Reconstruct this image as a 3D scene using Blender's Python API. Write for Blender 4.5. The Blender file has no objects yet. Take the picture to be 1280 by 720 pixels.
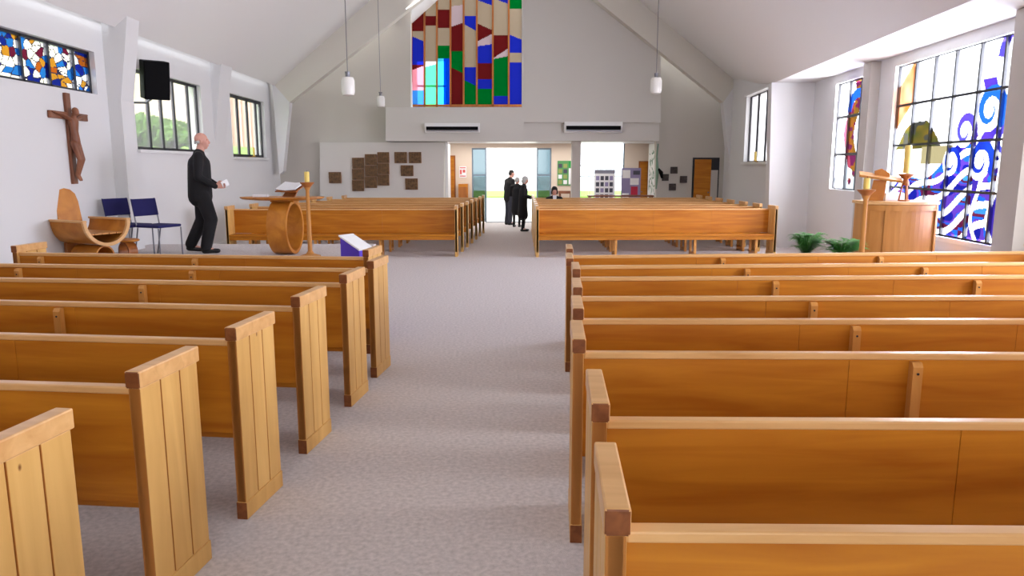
import bpy, bmesh, math, random
from mathutils import Vector, Matrix, Quaternion
random.seed(7)
PI = math.pi
scene = bpy.context.scene
col = scene.collection

# ------------------------------------------------------------------ camera, sky, light, exposure
FPX, EYE, YH, VX = 920.0, 1.75, 207.0, 618.0
TH = math.atan((360 - YH) / FPX)
PSI = math.atan((640 - VX) / FPX * math.cos(TH))
cam = bpy.data.cameras.new('camera'); camo = bpy.data.objects.new('camera', cam); col.objects.link(camo)
camo.location = (0, 0, EYE); camo.rotation_euler = (PI / 2 - TH, 0, -PSI)
cam.sensor_width = 36; cam.lens = FPX / 1280 * 36; cam.clip_end = 400
scene.camera = camo
scene.view_settings.view_transform = 'Standard'; scene.view_settings.look = 'None'
scene.view_settings.exposure = 0.0; scene.view_settings.gamma = 1.0
scene.view_settings.use_curve_mapping = False

world = bpy.data.worlds.new('sky'); scene.world = world; world.use_nodes = True
wn = world.node_tree; wn.nodes['Background'].inputs[0].default_value = (0.93, 0.97, 1.0, 1)
wn.nodes['Background'].inputs[1].default_value = 5.0

def area(name, loc, rot, sx, sy, power, color=(1, 1, 1)):
    l = bpy.data.lights.new(name, 'AREA'); l.shape = 'RECTANGLE'; l.size = sx; l.size_y = sy
    l.energy = power; l.color = color
    o = bpy.data.objects.new(name, l); col.objects.link(o); o.location = loc; o.rotation_euler = rot
    return o
# daylight through the windows of the right side and the left clerestory, then added fill lamps
area('daylight_right', (7.0, 4.0, 1.9), (0, math.radians(90), 0), 1.6, 1.2, 400, (.97, .985, 1))
area('daylight_bay', (6.75, 10.0, 2.1), (0, math.radians(88), math.radians(-5)), 2.6, 4.0, 1020, (.97, .985, 1))
area('daylight_bay_narrow', (6.98, 13.7, 2.3), (0, math.radians(88), math.radians(-5)), 2.0, 1.5, 420, (1, .99, .97))
area('daylight_left', (-7.1, 5.5, 3.3), (0, math.radians(-78), 0), 1.2, 16.0, 190, (.95, .97, 1))
area('back_fill', (0.3, -5.9, 2.2), (math.radians(90), 0, 0), 6.0, 1.8, 40, (1, .99, .97))  # fill added behind the camera, at an assumed window
area('ridge_fill', (0.1, 8.0, 8.35), (0, 0, 0), 0.9, 16.0, 75, (.96, .98, 1))  # fill added under the closed ridge, no opening in the roof there
area('foyer_fill', (1.0, 21.9, 2.36), (0, 0, 0), 5.0, 1.2, 60, (1, .97, .93))  # fill added below the closed foyer ceiling to brighten the far end

_c, _s = math.cos(TH), math.sin(TH)
FW = Vector((math.sin(PSI) * _c, math.cos(PSI) * _c, -_s)); RT = Vector((math.cos(PSI), -math.sin(PSI), 0)); UP = RT.cross(FW)
CAM = Vector((0, 0, EYE))
def ray(x, y): return FW + RT * ((x - 640) / FPX) + UP * ((360 - y) / FPX)
def atY(x, y, Y): d = ray(x, y); return CAM + d * (Y / d.y)
def atZ(x, y, z): d = ray(x, y); return CAM + d * ((z - EYE) / d.z)
def atX(x, y, X): d = ray(x, y); return CAM + d * (X / d.x)
def atPlane(x, y, a, k):                    # plane X = a + k*Y
    d = ray(x, y); t = a / (d.x - k * d.y); return CAM + d * t

# ------------------------------------------------------------------ materials
def srgb(r, g, b):
    f = lambda v: (v / 255 / 12.92) if v / 255 <= .04045 else ((v / 255 + .055) / 1.055) ** 2.4
    return (f(r), f(g), f(b), 1)
def mat(name, c, rough=.6, metal=0, spec=.5, bump=0, bscale=40, var=0, vscale=3, emit=0, coat=0):
    m = bpy.data.materials.new(name); m.use_nodes = True; n = m.node_tree; b = n.nodes['Principled BSDF']
    c = c if len(c) == 4 else (*c, 1)
    b.inputs['Base Color'].default_value = c; b.inputs['Roughness'].default_value = rough
    b.inputs['Metallic'].default_value = metal; b.inputs['Specular IOR Level'].default_value = spec
    if coat: b.inputs['Coat Weight'].default_value = coat; b.inputs['Coat Roughness'].default_value = .25
    tc = n.nodes.new('ShaderNodeTexCoord')
    if var:
        t = n.nodes.new('ShaderNodeTexNoise'); t.inputs['Scale'].default_value = vscale; t.inputs['Detail'].default_value = 5
        n.links.new(tc.outputs['Object'], t.inputs['Vector'])
        r = n.nodes.new('ShaderNodeValToRGB'); r.color_ramp.elements[0].position = .3; r.color_ramp.elements[1].position = .7
        r.color_ramp.elements[0].color = tuple(x * (1 - var) for x in c[:3]) + (1,)
        r.color_ramp.elements[1].color = tuple(min(1, x * (1 + var)) for x in c[:3]) + (1,)
        n.links.new(t.outputs['Fac'], r.inputs['Fac']); n.links.new(r.outputs['Color'], b.inputs['Base Color'])
    if bump:
        t2 = n.nodes.new('ShaderNodeTexNoise'); t2.inputs['Scale'].default_value = bscale; t2.inputs['Detail'].default_value = 4
        n.links.new(tc.outputs['Object'], t2.inputs['Vector'])
        bp = n.nodes.new('ShaderNodeBump'); bp.inputs['Strength'].default_value = bump; bp.inputs['Distance'].default_value = .01
        n.links.new(t2.outputs['Fac'], bp.inputs['Height']); n.links.new(bp.outputs['Normal'], b.inputs['Normal'])
    if emit:
        b.inputs['Emission Color'].default_value = c; b.inputs['Emission Strength'].default_value = emit
    return m
def wood(name, c1, c2, grain=(1, 14, 14), rough=.42, knots=False, coat=.08):
    m = mat(name, c1, rough, coat=coat, spec=.28); n = m.node_tree; b = n.nodes['Principled BSDF']
    tc = n.nodes.new('ShaderNodeTexCoord'); mp = n.nodes.new('ShaderNodeMapping'); mp.inputs['Scale'].default_value = grain
    oi = n.nodes.new('ShaderNodeObjectInfo'); va = n.nodes.new('ShaderNodeVectorMath'); va.operation = 'ADD'
    mu = n.nodes.new('ShaderNodeMath'); mu.operation = 'MULTIPLY'; mu.inputs[1].default_value = 37
    n.links.new(oi.outputs['Random'], mu.inputs[0])
    n.links.new(tc.outputs['Object'], va.inputs[0]); n.links.new(mu.outputs[0], va.inputs[1])
    n.links.new(va.outputs[0], mp.inputs['Vector'])
    t = n.nodes.new('ShaderNodeTexNoise'); t.inputs['Scale'].default_value = 1.6; t.inputs['Detail'].default_value = 6; t.inputs['Distortion'].default_value = .6
    n.links.new(mp.outputs[0], t.inputs['Vector'])
    r = n.nodes.new('ShaderNodeValToRGB'); r.color_ramp.elements[0].position = .3; r.color_ramp.elements[1].position = .72
    r.color_ramp.elements[0].color = c2; r.color_ramp.elements[1].color = c1
    n.links.new(t.outputs['Fac'], r.inputs['Fac'])
    out = r.outputs['Color']
    if knots:
        v = n.nodes.new('ShaderNodeTexVoronoi'); v.inputs['Scale'].default_value = 4.2
        mp2 = n.nodes.new('ShaderNodeMapping'); mp2.inputs['Scale'].default_value = (0, 1, .6)
        n.links.new(va.outputs[0], mp2.inputs['Vector']); n.links.new(mp2.outputs[0], v.inputs['Vector'])
        r2 = n.nodes.new('ShaderNodeValToRGB'); r2.color_ramp.elements[0].position = .022; r2.color_ramp.elements[1].position = .04
        r2.color_ramp.elements[0].color = (.25, .12, .05, 1); r2.color_ramp.elements[1].color = (1, 1, 1, 1)
        n.links.new(v.outputs['Distance'], r2.inputs['Fac'])
        mx = n.nodes.new('ShaderNodeMix'); mx.data_type = 'RGBA'; mx.blend_type = 'MULTIPLY'; mx.inputs[0].default_value = 1
        n.links.new(out, mx.inputs[6]); n.links.new(r2.outputs['Color'], mx.inputs[7]); out = mx.outputs[2]
    n.links.new(out, b.inputs['Base Color'])
    return m
W_BACK = wood('honey_wood_boards', srgb(202, 130, 34), srgb(172, 98, 16), (.8, 9, 9))
W_END = wood('knotty_pine', srgb(228, 182, 110), srgb(206, 156, 86), (6, 6, .7), knots=True)
W_CAP = wood('pine_rail', srgb(228, 180, 122), srgb(208, 156, 98), (1, 10, 10), rough=.3)
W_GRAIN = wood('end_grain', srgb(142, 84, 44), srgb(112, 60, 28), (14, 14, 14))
W_EDGE = wood('shaded_board_edge', srgb(186, 122, 58), srgb(160, 98, 40), (6, 6, .7))  # back edges of the end panels, their shade put into the colour
W_POST = wood('lit_post_wood', srgb(216, 156, 84), srgb(190, 128, 60), (8, 8, .8))  # paler than the boards, light on the posts put into the colour
W_DARK = wood('turned_wood', srgb(176, 108, 50), srgb(148, 84, 36), (5, 5, .8))
W_ORANGE = wood('orange_wood', srgb(206, 136, 50), srgb(172, 102, 30), (3, 3, 3), rough=.35)
W_AMBO = wood('ambo_wood', srgb(204, 144, 76), srgb(178, 118, 56), (5, 5, .6))
W_CRUX = wood('carved_wood', srgb(150, 98, 72), srgb(112, 66, 46), (5, 5, 1))
WALL = mat('white_plaster', srgb(226, 225, 226), .9, bump=.08, bscale=60, spec=.2)
CREAM = mat('cream_plaster', srgb(226, 208, 190), .9, spec=.2)
CEIL = mat('ceiling_paint', srgb(236, 234, 233), .95, spec=.1)
BEAM = mat('beam_paint', srgb(220, 215, 206), .9, spec=.2)
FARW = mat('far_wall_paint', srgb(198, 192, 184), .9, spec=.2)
FARB = mat('bulkhead_paint', srgb(212, 208, 203), .9, spec=.2)
GREYP = mat('grey_paint_and_shade', srgb(196, 190, 184), .9, spec=.2)
CARPET = mat('carpet', srgb(212, 204, 203), 1, bump=.5, bscale=260, var=.15, vscale=38, spec=.05)
STEEL = mat('dark_frame', srgb(24, 24, 34), .4)
BLACK = mat('black_plastic', srgb(5, 5, 8), .7, spec=.12)
WHITE = mat('white_enamel', srgb(235, 235, 235), .35)
GLOBE = mat('opal_glass', srgb(240, 238, 234), .25)
WAX = mat('yellow_wax', srgb(238, 208, 110), .5)
NAVY = mat('navy_fabric', srgb(30, 28, 92), .9, bump=.2, bscale=200)
CHROME = mat('grey_tube', srgb(120, 120, 128), .35, metal=.7)
CLOTH = mat('black_suit', srgb(10, 9, 15), .85, bump=.15, bscale=60)
TROUS = mat('grey_trousers', srgb(60, 62, 74), .9)
SKIN = mat('skin', srgb(214, 158, 140), .55)
SHOE = mat('black_leather', srgb(12, 12, 14), .35)
GREYHAIR = mat('white_hair', srgb(200, 198, 196), .8, bump=.3, bscale=90)
DARKHAIR = mat('dark_hair', srgb(32, 24, 22), .7, bump=.3, bscale=90)
SHIRT = mat('white_shirt', srgb(228, 228, 232), .8)
PURPLE = mat('purple_cloth', srgb(92, 66, 200), .85, bump=.15, bscale=80)
PAPER = mat('white_paper', srgb(240, 240, 242), .8)
BRASS = mat('brass', srgb(180, 140, 70), .35, metal=.8)
GRASS = mat('grass', srgb(120, 160, 60), 1, var=.25, vscale=2)
LEAF = mat('leaf_green', srgb(84, 158, 66), .5, var=.3, vscale=6)
HEDGE = mat('hedge_leaves', srgb(110, 150, 70), .8, var=.4, vscale=5)
PAVE = mat('pale_paving', srgb(225, 222, 215), .9)
TILE = mat('carved_tile', srgb(104, 76, 46), .7, bump=1.0, bscale=28, var=.55, vscale=16)
TILED = mat('dark_tile', srgb(74, 66, 64), .7, bump=.8, bscale=30, var=.4, vscale=18)
BRICK = mat('brick_wall', srgb(190, 150, 132), .9, var=.15, vscale=6)

def clear_glass():
    m = bpy.data.materials.new('clear_glass'); m.use_nodes = True; n = m.node_tree; n.nodes.clear()
    o = n.nodes.new('ShaderNodeOutputMaterial'); t = n.nodes.new('ShaderNodeBsdfTransparent'); g = n.nodes.new('ShaderNodeBsdfGlossy')
    g.inputs['Roughness'].default_value = .05; t.inputs[0].default_value = (.95, .97, .98, 1)
    x = n.nodes.new('ShaderNodeMixShader'); x.inputs[0].default_value = .06
    n.links.new(t.outputs[0], x.inputs[1]); n.links.new(g.outputs[0], x.inputs[2]); n.links.new(x.outputs[0], o.inputs[0])
    return m
CLEAR = clear_glass()
TINT = CLEAR.copy(); TINT.name = 'tinted_glass'
for n_ in TINT.node_tree.nodes:
    if n_.type == 'BSDF_TRANSPARENT': n_.inputs[0].default_value = (.26, .32, .34, 1)
def stained(name='stained_glass', diff=.35):
    m = bpy.data.materials.new(name); m.use_nodes = True; n = m.node_tree; n.nodes.clear()
    o = n.nodes.new('ShaderNodeOutputMaterial'); a = n.nodes.new('ShaderNodeAttribute'); a.attribute_name = 'glass'
    t = n.nodes.new('ShaderNodeBsdfTransparent'); d = n.nodes.new('ShaderNodeBsdfDiffuse')
    x = n.nodes.new('ShaderNodeMixShader'); x.inputs[0].default_value = diff
    n.links.new(a.outputs['Color'], t.inputs[0]); n.links.new(a.outputs['Color'], d.inputs[0])
    n.links.new(t.outputs[0], x.inputs[1]); n.links.new(d.outputs[0], x.inputs[2]); n.links.new(x.outputs[0], o.inputs[0])
    return m
STAIN = stained()
STAIN2 = stained('gable_stained_glass', .62)

# ------------------------------------------------------------------ mesh helpers
class MB:
    def __init__(s): s.bm = bmesh.new()
    def box(s, x0, x1, y0, y1, z0, z1, bev=0):
        b = bmesh.new(); bmesh.ops.create_cube(b, size=1)
        for v in b.verts: v.co = Vector(((x0 + x1) / 2 + v.co.x * (x1 - x0), (y0 + y1) / 2 + v.co.y * (y1 - y0), (z0 + z1) / 2 + v.co.z * (z1 - z0)))
        if bev: bmesh.ops.bevel(b, geom=list(b.edges), offset=bev, segments=2, affect='EDGES', profile=.5)
        s._add(b); return s
    def _add(s, b, M=None):
        if M: bmesh.ops.transform(b, matrix=M, verts=b.verts)
        me = bpy.data.meshes.new('t'); b.to_mesh(me); s.bm.from_mesh(me); bpy.data.meshes.remove(me); b.free()
    def prism(s, pts, vec):            # planar polygon (3D points) extruded by vec
        vs = [s.bm.verts.new(p) for p in pts]; vt = [s.bm.verts.new(Vector(p) + Vector(vec)) for p in pts]; k = len(pts)
        try:
            s.bm.faces.new(vs); s.bm.faces.new(vt[::-1])
            for i in range(k): s.bm.faces.new((vs[i], vt[i], vt[(i + 1) % k], vs[(i + 1) % k]))
        except ValueError: pass
        return s
    def tube(s, pts, r, seg=8, cap=True):
        pts = [Vector(p) for p in pts]; rs = r if isinstance(r, (list, tuple)) else [r] * len(pts)
        rings = []
        for i, p in enumerate(pts):
            d = (pts[min(i + 1, len(pts) - 1)] - pts[max(i - 1, 0)]).normalized()
            a = d.orthogonal().normalized() if i == 0 else (a - d * a.dot(d)).normalized()
            b = d.cross(a)
            rings.append([s.bm.verts.new(p + (a * math.cos(q) + b * math.sin(q)) * rs[i]) for q in [2 * PI * j / seg for j in range(seg)]])
        for i in range(len(rings) - 1):
            for j in range(seg): s.bm.faces.new((rings[i][j], rings[i][(j + 1) % seg], rings[i + 1][(j + 1) % seg], rings[i + 1][j]))
        if cap: s.bm.faces.new(rings[0][::-1]); s.bm.faces.new(rings[-1])
        return s
    def lathe(s, prof, c=(0, 0, 0), seg=24, sx=1, sy=1):    # prof [(r,z)...]
        rings = []
        for r, z in prof:
            rings.append([s.bm.verts.new((c[0] + max(r, .0005) * sx * math.cos(2 * PI * j / seg), c[1] + max(r, .0005) * sy * math.sin(2 * PI * j / seg), c[2] + z)) for j in range(seg)])
        for i in range(len(rings) - 1):
            for j in range(seg): s.bm.faces.new((rings[i][j], rings[i][(j + 1) % seg], rings[i + 1][(j + 1) % seg], rings[i + 1][j]))
        s.bm.faces.new(rings[0][::-1]); s.bm.faces.new(rings[-1])
        return s
    def cyl(s, a, b, r, seg=12): return s.tube([a, b], r, seg)
    def ball(s, c, rx, ry=None, rz=None, u=14, v=10):
        b = bmesh.new(); bmesh.ops.create_uvsphere(b, u_segments=u, v_segments=v, radius=1)
        s._add(b, Matrix.Translation(c) @ Matrix.Diagonal((rx, ry or rx, rz or rx, 1))); return s
    def band(s, R, thick, width, a0=0, a1=2 * PI, seg=40, M=Matrix()):   # arc band about X axis, width along x
        full = abs(a1 - a0 - 2 * PI) < 1e-6; rings = []
        for i in range(seg + (0 if full else 1)):
            q = a0 + (a1 - a0) * i / seg; cy, cz = math.cos(q), math.sin(q)
            rings.append([s.bm.verts.new(M @ Vector((x, rr * cy, rr * cz))) for x, rr in ((-width / 2, R), (width / 2, R), (width / 2, R - thick), (-width / 2, R - thick))])
        k = len(rings)
        for i in range(k if full else k - 1):
            A, B = rings[i], rings[(i + 1) % k]
            for j in range(4): s.bm.faces.new((A[j], A[(j + 1) % 4], B[(j + 1) % 4], B[j]))
        if not full: s.bm.faces.new(rings[0][::-1]); s.bm.faces.new(rings[-1])
        return s
    def xf(s, M): bmesh.ops.transform(s.bm, matrix=M, verts=s.bm.verts); return s
    def build(s, name, m, parent=None, smooth=False, kind=None, bevel=0):
        bmesh.ops.recalc_face_normals(s.bm, faces=s.bm.faces)
        me = bpy.data.meshes.new(name); s.bm.to_mesh(me); s.bm.free(); me.materials.append(m)
        if smooth:
            for p in me.polygons: p.use_smooth = True
        o = bpy.data.objects.new(name, me); col.objects.link(o)
        if parent: o.parent = parent
        if kind: o['kind'] = kind
        if bevel:
            bv = o.modifiers.new('b', 'BEVEL'); bv.width = bevel; bv.segments = 2; bv.limit_method = 'ANGLE'
        if smooth == 'auto':
            try: me.set_sharp_from_angle(angle=.7)
            except Exception: pass
        return o
def box(name, m, x0, x1, y0, y1, z0, z1, parent=None, kind=None, bev=0):
    return MB().box(x0, x1, y0, y1, z0, z1, bev).build(name, m, parent, kind=kind)
def empty(name, loc, label, cat, group=None, rz=0):
    o = bpy.data.objects.new(name, None); col.objects.link(o); o.location = loc; o.rotation_euler = (0, 0, rz); o.empty_display_size = .1
    return tag(o, label, cat, group)
def tag(o, label, cat, group=None):
    o['label'] = label; o['category'] = cat
    if group: o['group'] = group
    return o
def copy_tree(o, parent=None):
    c = o.copy(); col.objects.link(c); c.parent = parent
    for ch in [x for x in bpy.data.objects if x.parent == o]: copy_tree(ch, c)
    return c

# ------------------------------------------------------------------ the room
S = 'structure'
XL = -6.0                                        # left wall plane
RA, RK = 5.31, .089                              # right outer wall plane X = RA + RK*Y
IA = 5.85 - .114 * 15.3; IK = .114               # right inner (far) wall plane
YF = 21.0                                        # far wall plane
box('floor', CARPET, -8.5, 9.5, -7, 22.95, -.2, 0, kind=S)

# left wall, pieced round the openings: (y0,y1,z0,z1)
LW = [(-7, 22.95, 3.43, 6.2), (-7, 11.62, -.2, 2.81), (-7, -2.5, 2.81, 3.43), (11.62, 12.75, -.2, 3.43), (12.75, 15.65, -.2, 2.02), (12.75, 15.65, 3.36, 3.43),
      (15.65, 17.35, -.2, 3.43), (17.35, 19.85, -.2, 1.95), (17.35, 19.85, 3.38, 3.43), (19.85, 22.95, -.2, 3.43)]
m = MB()
for y0, y1, z0, z1 in LW: m.box(XL - .3, XL, y0, y1, z0, z1)
m.build('wall_left', WALL, kind=S)
def wedge(name, x, y0, y1, d_top, ztop, ztip, sgn, mt=WALL):
    m = MB(); m.prism([(x, y0, ztip), (x, y0, ztop), (x + sgn * d_top, y0, ztop), (x + sgn * d_top * .55, y0, ztop - .75)], (0, y1 - y0, 0)); return m.build(name, mt, kind=S)
box('trim_1', WALL, XL, XL + .2, 11.9, 12.3, 0, 4.2, kind=S)
wedge('trim_2', XL + .2, 11.9, 12.3, .24, 4.3, 2.75, 1)
wedge('trim_3', XL, 16.25, 16.9, .34, 4.35, 2.2, 1)
for i, (a, b, zz) in enumerate(((12.75, 15.65, 2.02), (17.35, 19.85, 1.95))): box('trim_%d' % (4 + i), WHITE, XL - .1, XL + .06, a - .04, b + .04, zz - .05, zz, kind=S)

# right outer wall (splayed), local frame: u along Y
def rp(Y, z, off=0): return Vector((RA + RK * Y + off, Y, z))
def slab(m, Y0, Y1, z0, z1, off0=0, off1=.3, f=rp):
    vs = [f(Y0, z0, off0), f(Y1, z0, off0), f(Y1, z1, off0), f(Y0, z1, off0)]
    m.prism(vs, (off1 - off0, 0, 0))
RB = (8.6, 11.95)       # big window Y extent
RS = (12.95, 14.5)     # narrow window
m = MB()
for Y0, Y1, z0, z1 in [(-7, 15.9, 3.3, 5.2), (-7, 7.8, -.2, .78), (-7, -3, .78, 3.3), (7.8, RB[0], -.2, 3.3), (RB[0], RB[1], -.2, .78), (RB[1], RS[0], -.2, 3.3),
                       (RS[0], RS[1], -.2, 1.3), (RS[1], 15.9, -.2, 3.3)]: slab(m, Y0, Y1, z0, z1)
m.build('wall_right', WALL, kind=S)
def ip(Y, z, off=0): return Vector((IA + IK * Y + off, Y, z))
IW = (16.05, 18.5)
# inner wall to the far right with its window, and the return that steps out to the window bay
m = MB()
for Y0, Y1, z0, z1 in [(15.9, 22.95, 3.42, 5.2), (15.9, IW[0], -.2, 3.42), (IW[0], IW[1], -.2, 1.84), (IW[1], 22.95, -.2, 3.42)]: slab(m, Y0, Y1, z0, z1, f=ip)
m.build('wall_right_far', WALL, kind=S)
x0 = ip(15.7, 0).x
m = MB(); m.prism([(x0 + .0, 15.7, 0), (x0 + 1.05, 15.7, 0), (x0 + 1.05, 15.7, 3.46), (x0 - .11, 15.7, 3.46)], (0, .2, 0)); m.build('wall_return', WALL, kind=S)
# pillars of the bay, the shade on their camera side put into the grey
m = MB(); slab(m, 8.05, 8.45, 0, 3.455, -.25, -.001); m.build('trim_6', GREYP, kind=S)
m = MB(); slab(m, 12.5, 12.8, 0, 3.455, -.17, -.001); m.build('trim_7', GREYP, kind=S)

# ceiling
E1 = atY(923, 101, 20.2); E2 = atY(965, 105, 15.95); E3 = atY(1222, 0, 7.88)
kx = (E3.x - E2.x) / (E3.y - E2.y)
E4 = Vector((E3.x + kx * (-7 - E3.y), -7, E3.z)); E2.z = E3.z = E4.z = 3.46
EL = atY(340, 103, 20.2); AP = atY(621, -147, 20.2); RX, RZ = AP.x, AP.z
m = MB(); bm = m.bm
def quad(*p): bm.faces.new([bm.verts.new(q) for q in p])
EZ = EL.z
quad((EL.x, -7, EZ), (EL.x, 20.48, EZ), (RX, 20.48, RZ), (RX, -7, RZ))
def edge_at(Y):
    if Y > E2.y: t = (Y - E2.y) / (20.48 - E2.y); t2 = t * t * (3 - 2 * t) * .35 + t * .65; return Vector((E2.x + (E1.x - E2.x) * t, Y, E2.z + (E1.z - E2.z) * t2))
    t = (Y - E2.y) / (E4.y - E2.y); return E2 + (E4 - E2) * t
NS = 48; ra = []
for q in range(NS + 1):
    Y = 20.48 + (-7 - 20.48) * q / NS; e_ = edge_at(Y)
    ra.append([bm.verts.new(Vector((RX, Y, RZ)).lerp(e_, u / 6)) for u in range(7)])
for q in range(NS):
    for u in range(6): bm.faces.new((ra[q][u], ra[q][u + 1], ra[q + 1][u + 1], ra[q + 1][u])).smooth = True
ce = m.build('ceiling', CEIL, kind=S); sd = ce.modifiers.new('s', 'SOLIDIFY'); sd.thickness = .1; sd.offset = 1; sd.use_rim = False
box('ceiling_recess', CEIL, XL - .1, EL.x + .02, -7, 20.48, EZ + .14, EZ + .24, kind=S)
# soffit over the window bay and above far right windows
m = MB(); bm = m.bm
for zz in (0,):
    a = [Vector((E4.x, -7, 3.462)), Vector((E3.x, E3.y, 3.462)), Vector((E2.x, E2.y, 3.462)), Vector((rp(15.9, 0).x + .3, 15.9, 3.462)), Vector((rp(-7, 0).x + .3, -7, 3.462))]
    m.prism(a, (0, 0, .1))
m.build('ceiling_soffit', WALL, kind=S)

# portal frame in front of the far wall: rafters + tapering legs (polygon in the plane Y=20.2)
def fr(pts, name, mt=BEAM, Y=20.2, dy=.28):
    MB().prism([atY(x, y, Y) for x, y in pts], (0, dy, 0)).build(name, mt, kind=S)
fr([(334, 98), (340, 103), (362, 128), (637, -87), (637, -150), (621, -158)], 'trim_8')
fr([(929, 98), (923, 101), (904, 128), (637, -87), (621, -158), (628, -158)], 'trim_9')
fr([(340, 103), (362, 128), (354, 214), (349, 218)], 'trim_10', WALL)
fr([(923, 101), (904, 128), (913, 217), (920, 200)], 'trim_11', WALL)

# far wall (plane Y=21) around gable opening and the foyer opening
def wallpoly(name, mt, pts, Y, dy): return MB().prism([atY(x, y, Y) for x, y in pts], (0, dy, 0)).build(name, mt, kind=S)
FLY = lambda Y: 207 + 1.75 * 945 / Y + 2
fy = FLY(YF)
wallpoly('wall_far_left', FARW, [(318, fy), (318, 40), (500, -120), (513.5, -120), (513.5, 150), (556, 150), (556, fy)], YF, .2)
wallpoly('wall_far_right', FARW, [(820, fy), (820, -150), (700, -200), (900, -40), (930, 60), (930, fy)][:1] + [(820, -130), (945, 60), (945, fy)], YF, .2)
# lower partition on the left that carries the plaques
wallpoly('wall_partition', FARB, [(400, FLY(20.75) + 1), (400, 178), (555, 178), (555, FLY(20.75) + 1)], 20.75, .2)
# balcony box
wallpoly('wall_balcony', FARB, [(482, 176.5), (482, 134), (655, 134), (655, 176.5)], 20.45, .6)
# solid bulkhead on the right
wallpoly('wall_bulkhead', FARB, [(653.5, 153), (653.5, -180), (826, -180), (826, 153)], 20.5, .8)
wallpoly('wall_bulkhead_lower', FARB, [(653.5, 176), (653.5, 153), (824, 153), (824, 176)], 20.62, .6)
# foyer shell
YB = 22.95
zc = atY(700, 176.3, 20.6).z
box('ceiling_foyer', WHITE, atY(556, 0, YF).x - 1.2, atY(826, 0, YF).x + 1.4, 21.2, YB + .2, zc, zc + .2, kind=S)
def fb(x, y): return atY(x, y, YB)
zt = zc
door_l, door_r = fb(607, 0).x, fb(671, 0).x; sl_l, sl_r = fb(588, 0).x, fb(691, 0).x
bw_l, bw_r = fb(727, 0).x, fb(786, 0).x; zd = fb(640, 185).z
m = MB()
m.box(-3.4, sl_l, YB, YB + .2, 0, zt); m.box(sl_l, sl_r, YB, YB + .2, zd, zt); m.box(sl_r, bw_l, YB, YB + .2, 0, zt)
m.box(bw_l, bw_r, YB, YB + .2, 0, .55); m.box(bw_r, 7.2, YB, YB + .2, 0, zt)
m.build('wall_foyer', CREAM, kind=S)
wx = atY(557, 0, 21.2).x
box('wall_foyer_left', WHITE, wx - .12, wx - .0, 21.2, 22.4, 0, zt, kind=S)
pl = atY(717.5, 0, 20.9).x; pr = atY(729, 0, 20.9).x
box('trim_12', GREYP, pl, pr, 20.9, 21.15, 0, zt, kind=S)
# back wall behind the camera with a wide opening added to let light in
m = MB(); m.box(-8, 9, -5.6, -5.4, 0, 1.2); m.box(-8, -3, -5.6, -5.4, 1.2, 9.5); m.box(3.6, 9, -5.6, -5.4, 1.2, 9.5); m.box(-3, 3.6, -5.6, -5.4, 3.2, 9.5)
m.build('wall_back', WALL, kind=S)
# baseboards
box('baseboard_left', WHITE, XL, XL + .02, 12.65, 20.9, 0, .1, kind=S)

# sanctuary platforms
PZ = .4
box('platform_left', CARPET, XL + .001, -2.08, 8.7, 12.9, .001, PZ, kind=S)
MB().prism([(3.75, 8.0, .001), (5.9, 8.0, .001), (6.2, 11.2, .001), (3.75, 11.2, .001)], (0, 0, PZ)).build('platform_right', CARPET, kind=S)

# ------------------------------------------------------------------ windows
def mixc(a, b, t): return tuple(a[i] + (b[i] - a[i]) * t for i in range(3))
def hsh(i, j, k=0):
    v = math.sin(i * 127.1 + j * 311.7 + k * 74.7) * 43758.5453; return v - math.floor(v)
def vnoise(x, y):
    i, j = math.floor(x), math.floor(y); fx, fy = x - i, y - j; fx = fx * fx * (3 - 2 * fx); fy = fy * fy * (3 - 2 * fy)
    return (hsh(i, j) * (1 - fx) + hsh(i + 1, j) * fx) * (1 - fy) + (hsh(i, j + 1) * (1 - fx) + hsh(i + 1, j + 1) * fx) * fy
def cell(x, y, k=0):                          # nearest jittered cell id + edge distance
    i, j = math.floor(x), math.floor(y); best = (9, 0, 0); sec = 9
    for a in (-1, 0, 1):
        for b in (-1, 0, 1):
            px, py = i + a + hsh(i + a, j + b, k), j + b + hsh(i + a, j + b, k + 5); d = math.hypot(px - x, py - y)
            if d < best[0]: sec = best[0]; best = (d, i + a, j + b)
            elif d < sec: sec = d
    return best[1], best[2], sec - best[0]
def glass_grid(name, P, nu, nv, fcol, mt, parent):
    """P(u,v)->point ; colour per small piece of glass"""
    vs = []; fs = []; cs = []
    for j in range(nv + 1):
        for i in range(nu + 1): vs.append(P(i / nu, j / nv))
    for j in range(nv):
        for i in range(nu):
            a = j * (nu + 1) + i; fs.append((a, a + 1, a + nu + 2, a + nu + 1)); cs.append(fcol((i + .5) / nu, (j + .5) / nv))
    me = bpy.data.meshes.new(name); me.from_pydata(vs, [], fs); me.materials.append(mt)
    at = me.color_attributes.new('glass', 'FLOAT_COLOR', 'CORNER')
    for p in me.polygons:
        for l in p.loop_indices: at.data[l].color = (*cs[p.index][:3], 1)
    o = bpy.data.objects.new(name, me); col.objects.link(o); o.parent = parent; return o
BL, DB, PU, MR, CL, OR, YE, GR, NV = (.012, .08, .5), (.008, .01, .2), (.07, .03, .30), (.08, .01, .04), (.92, .94, 1), (.20, .06, .01), (.09, .06, .01), (.025, .035, .01), (.01, .01, .05)
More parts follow.
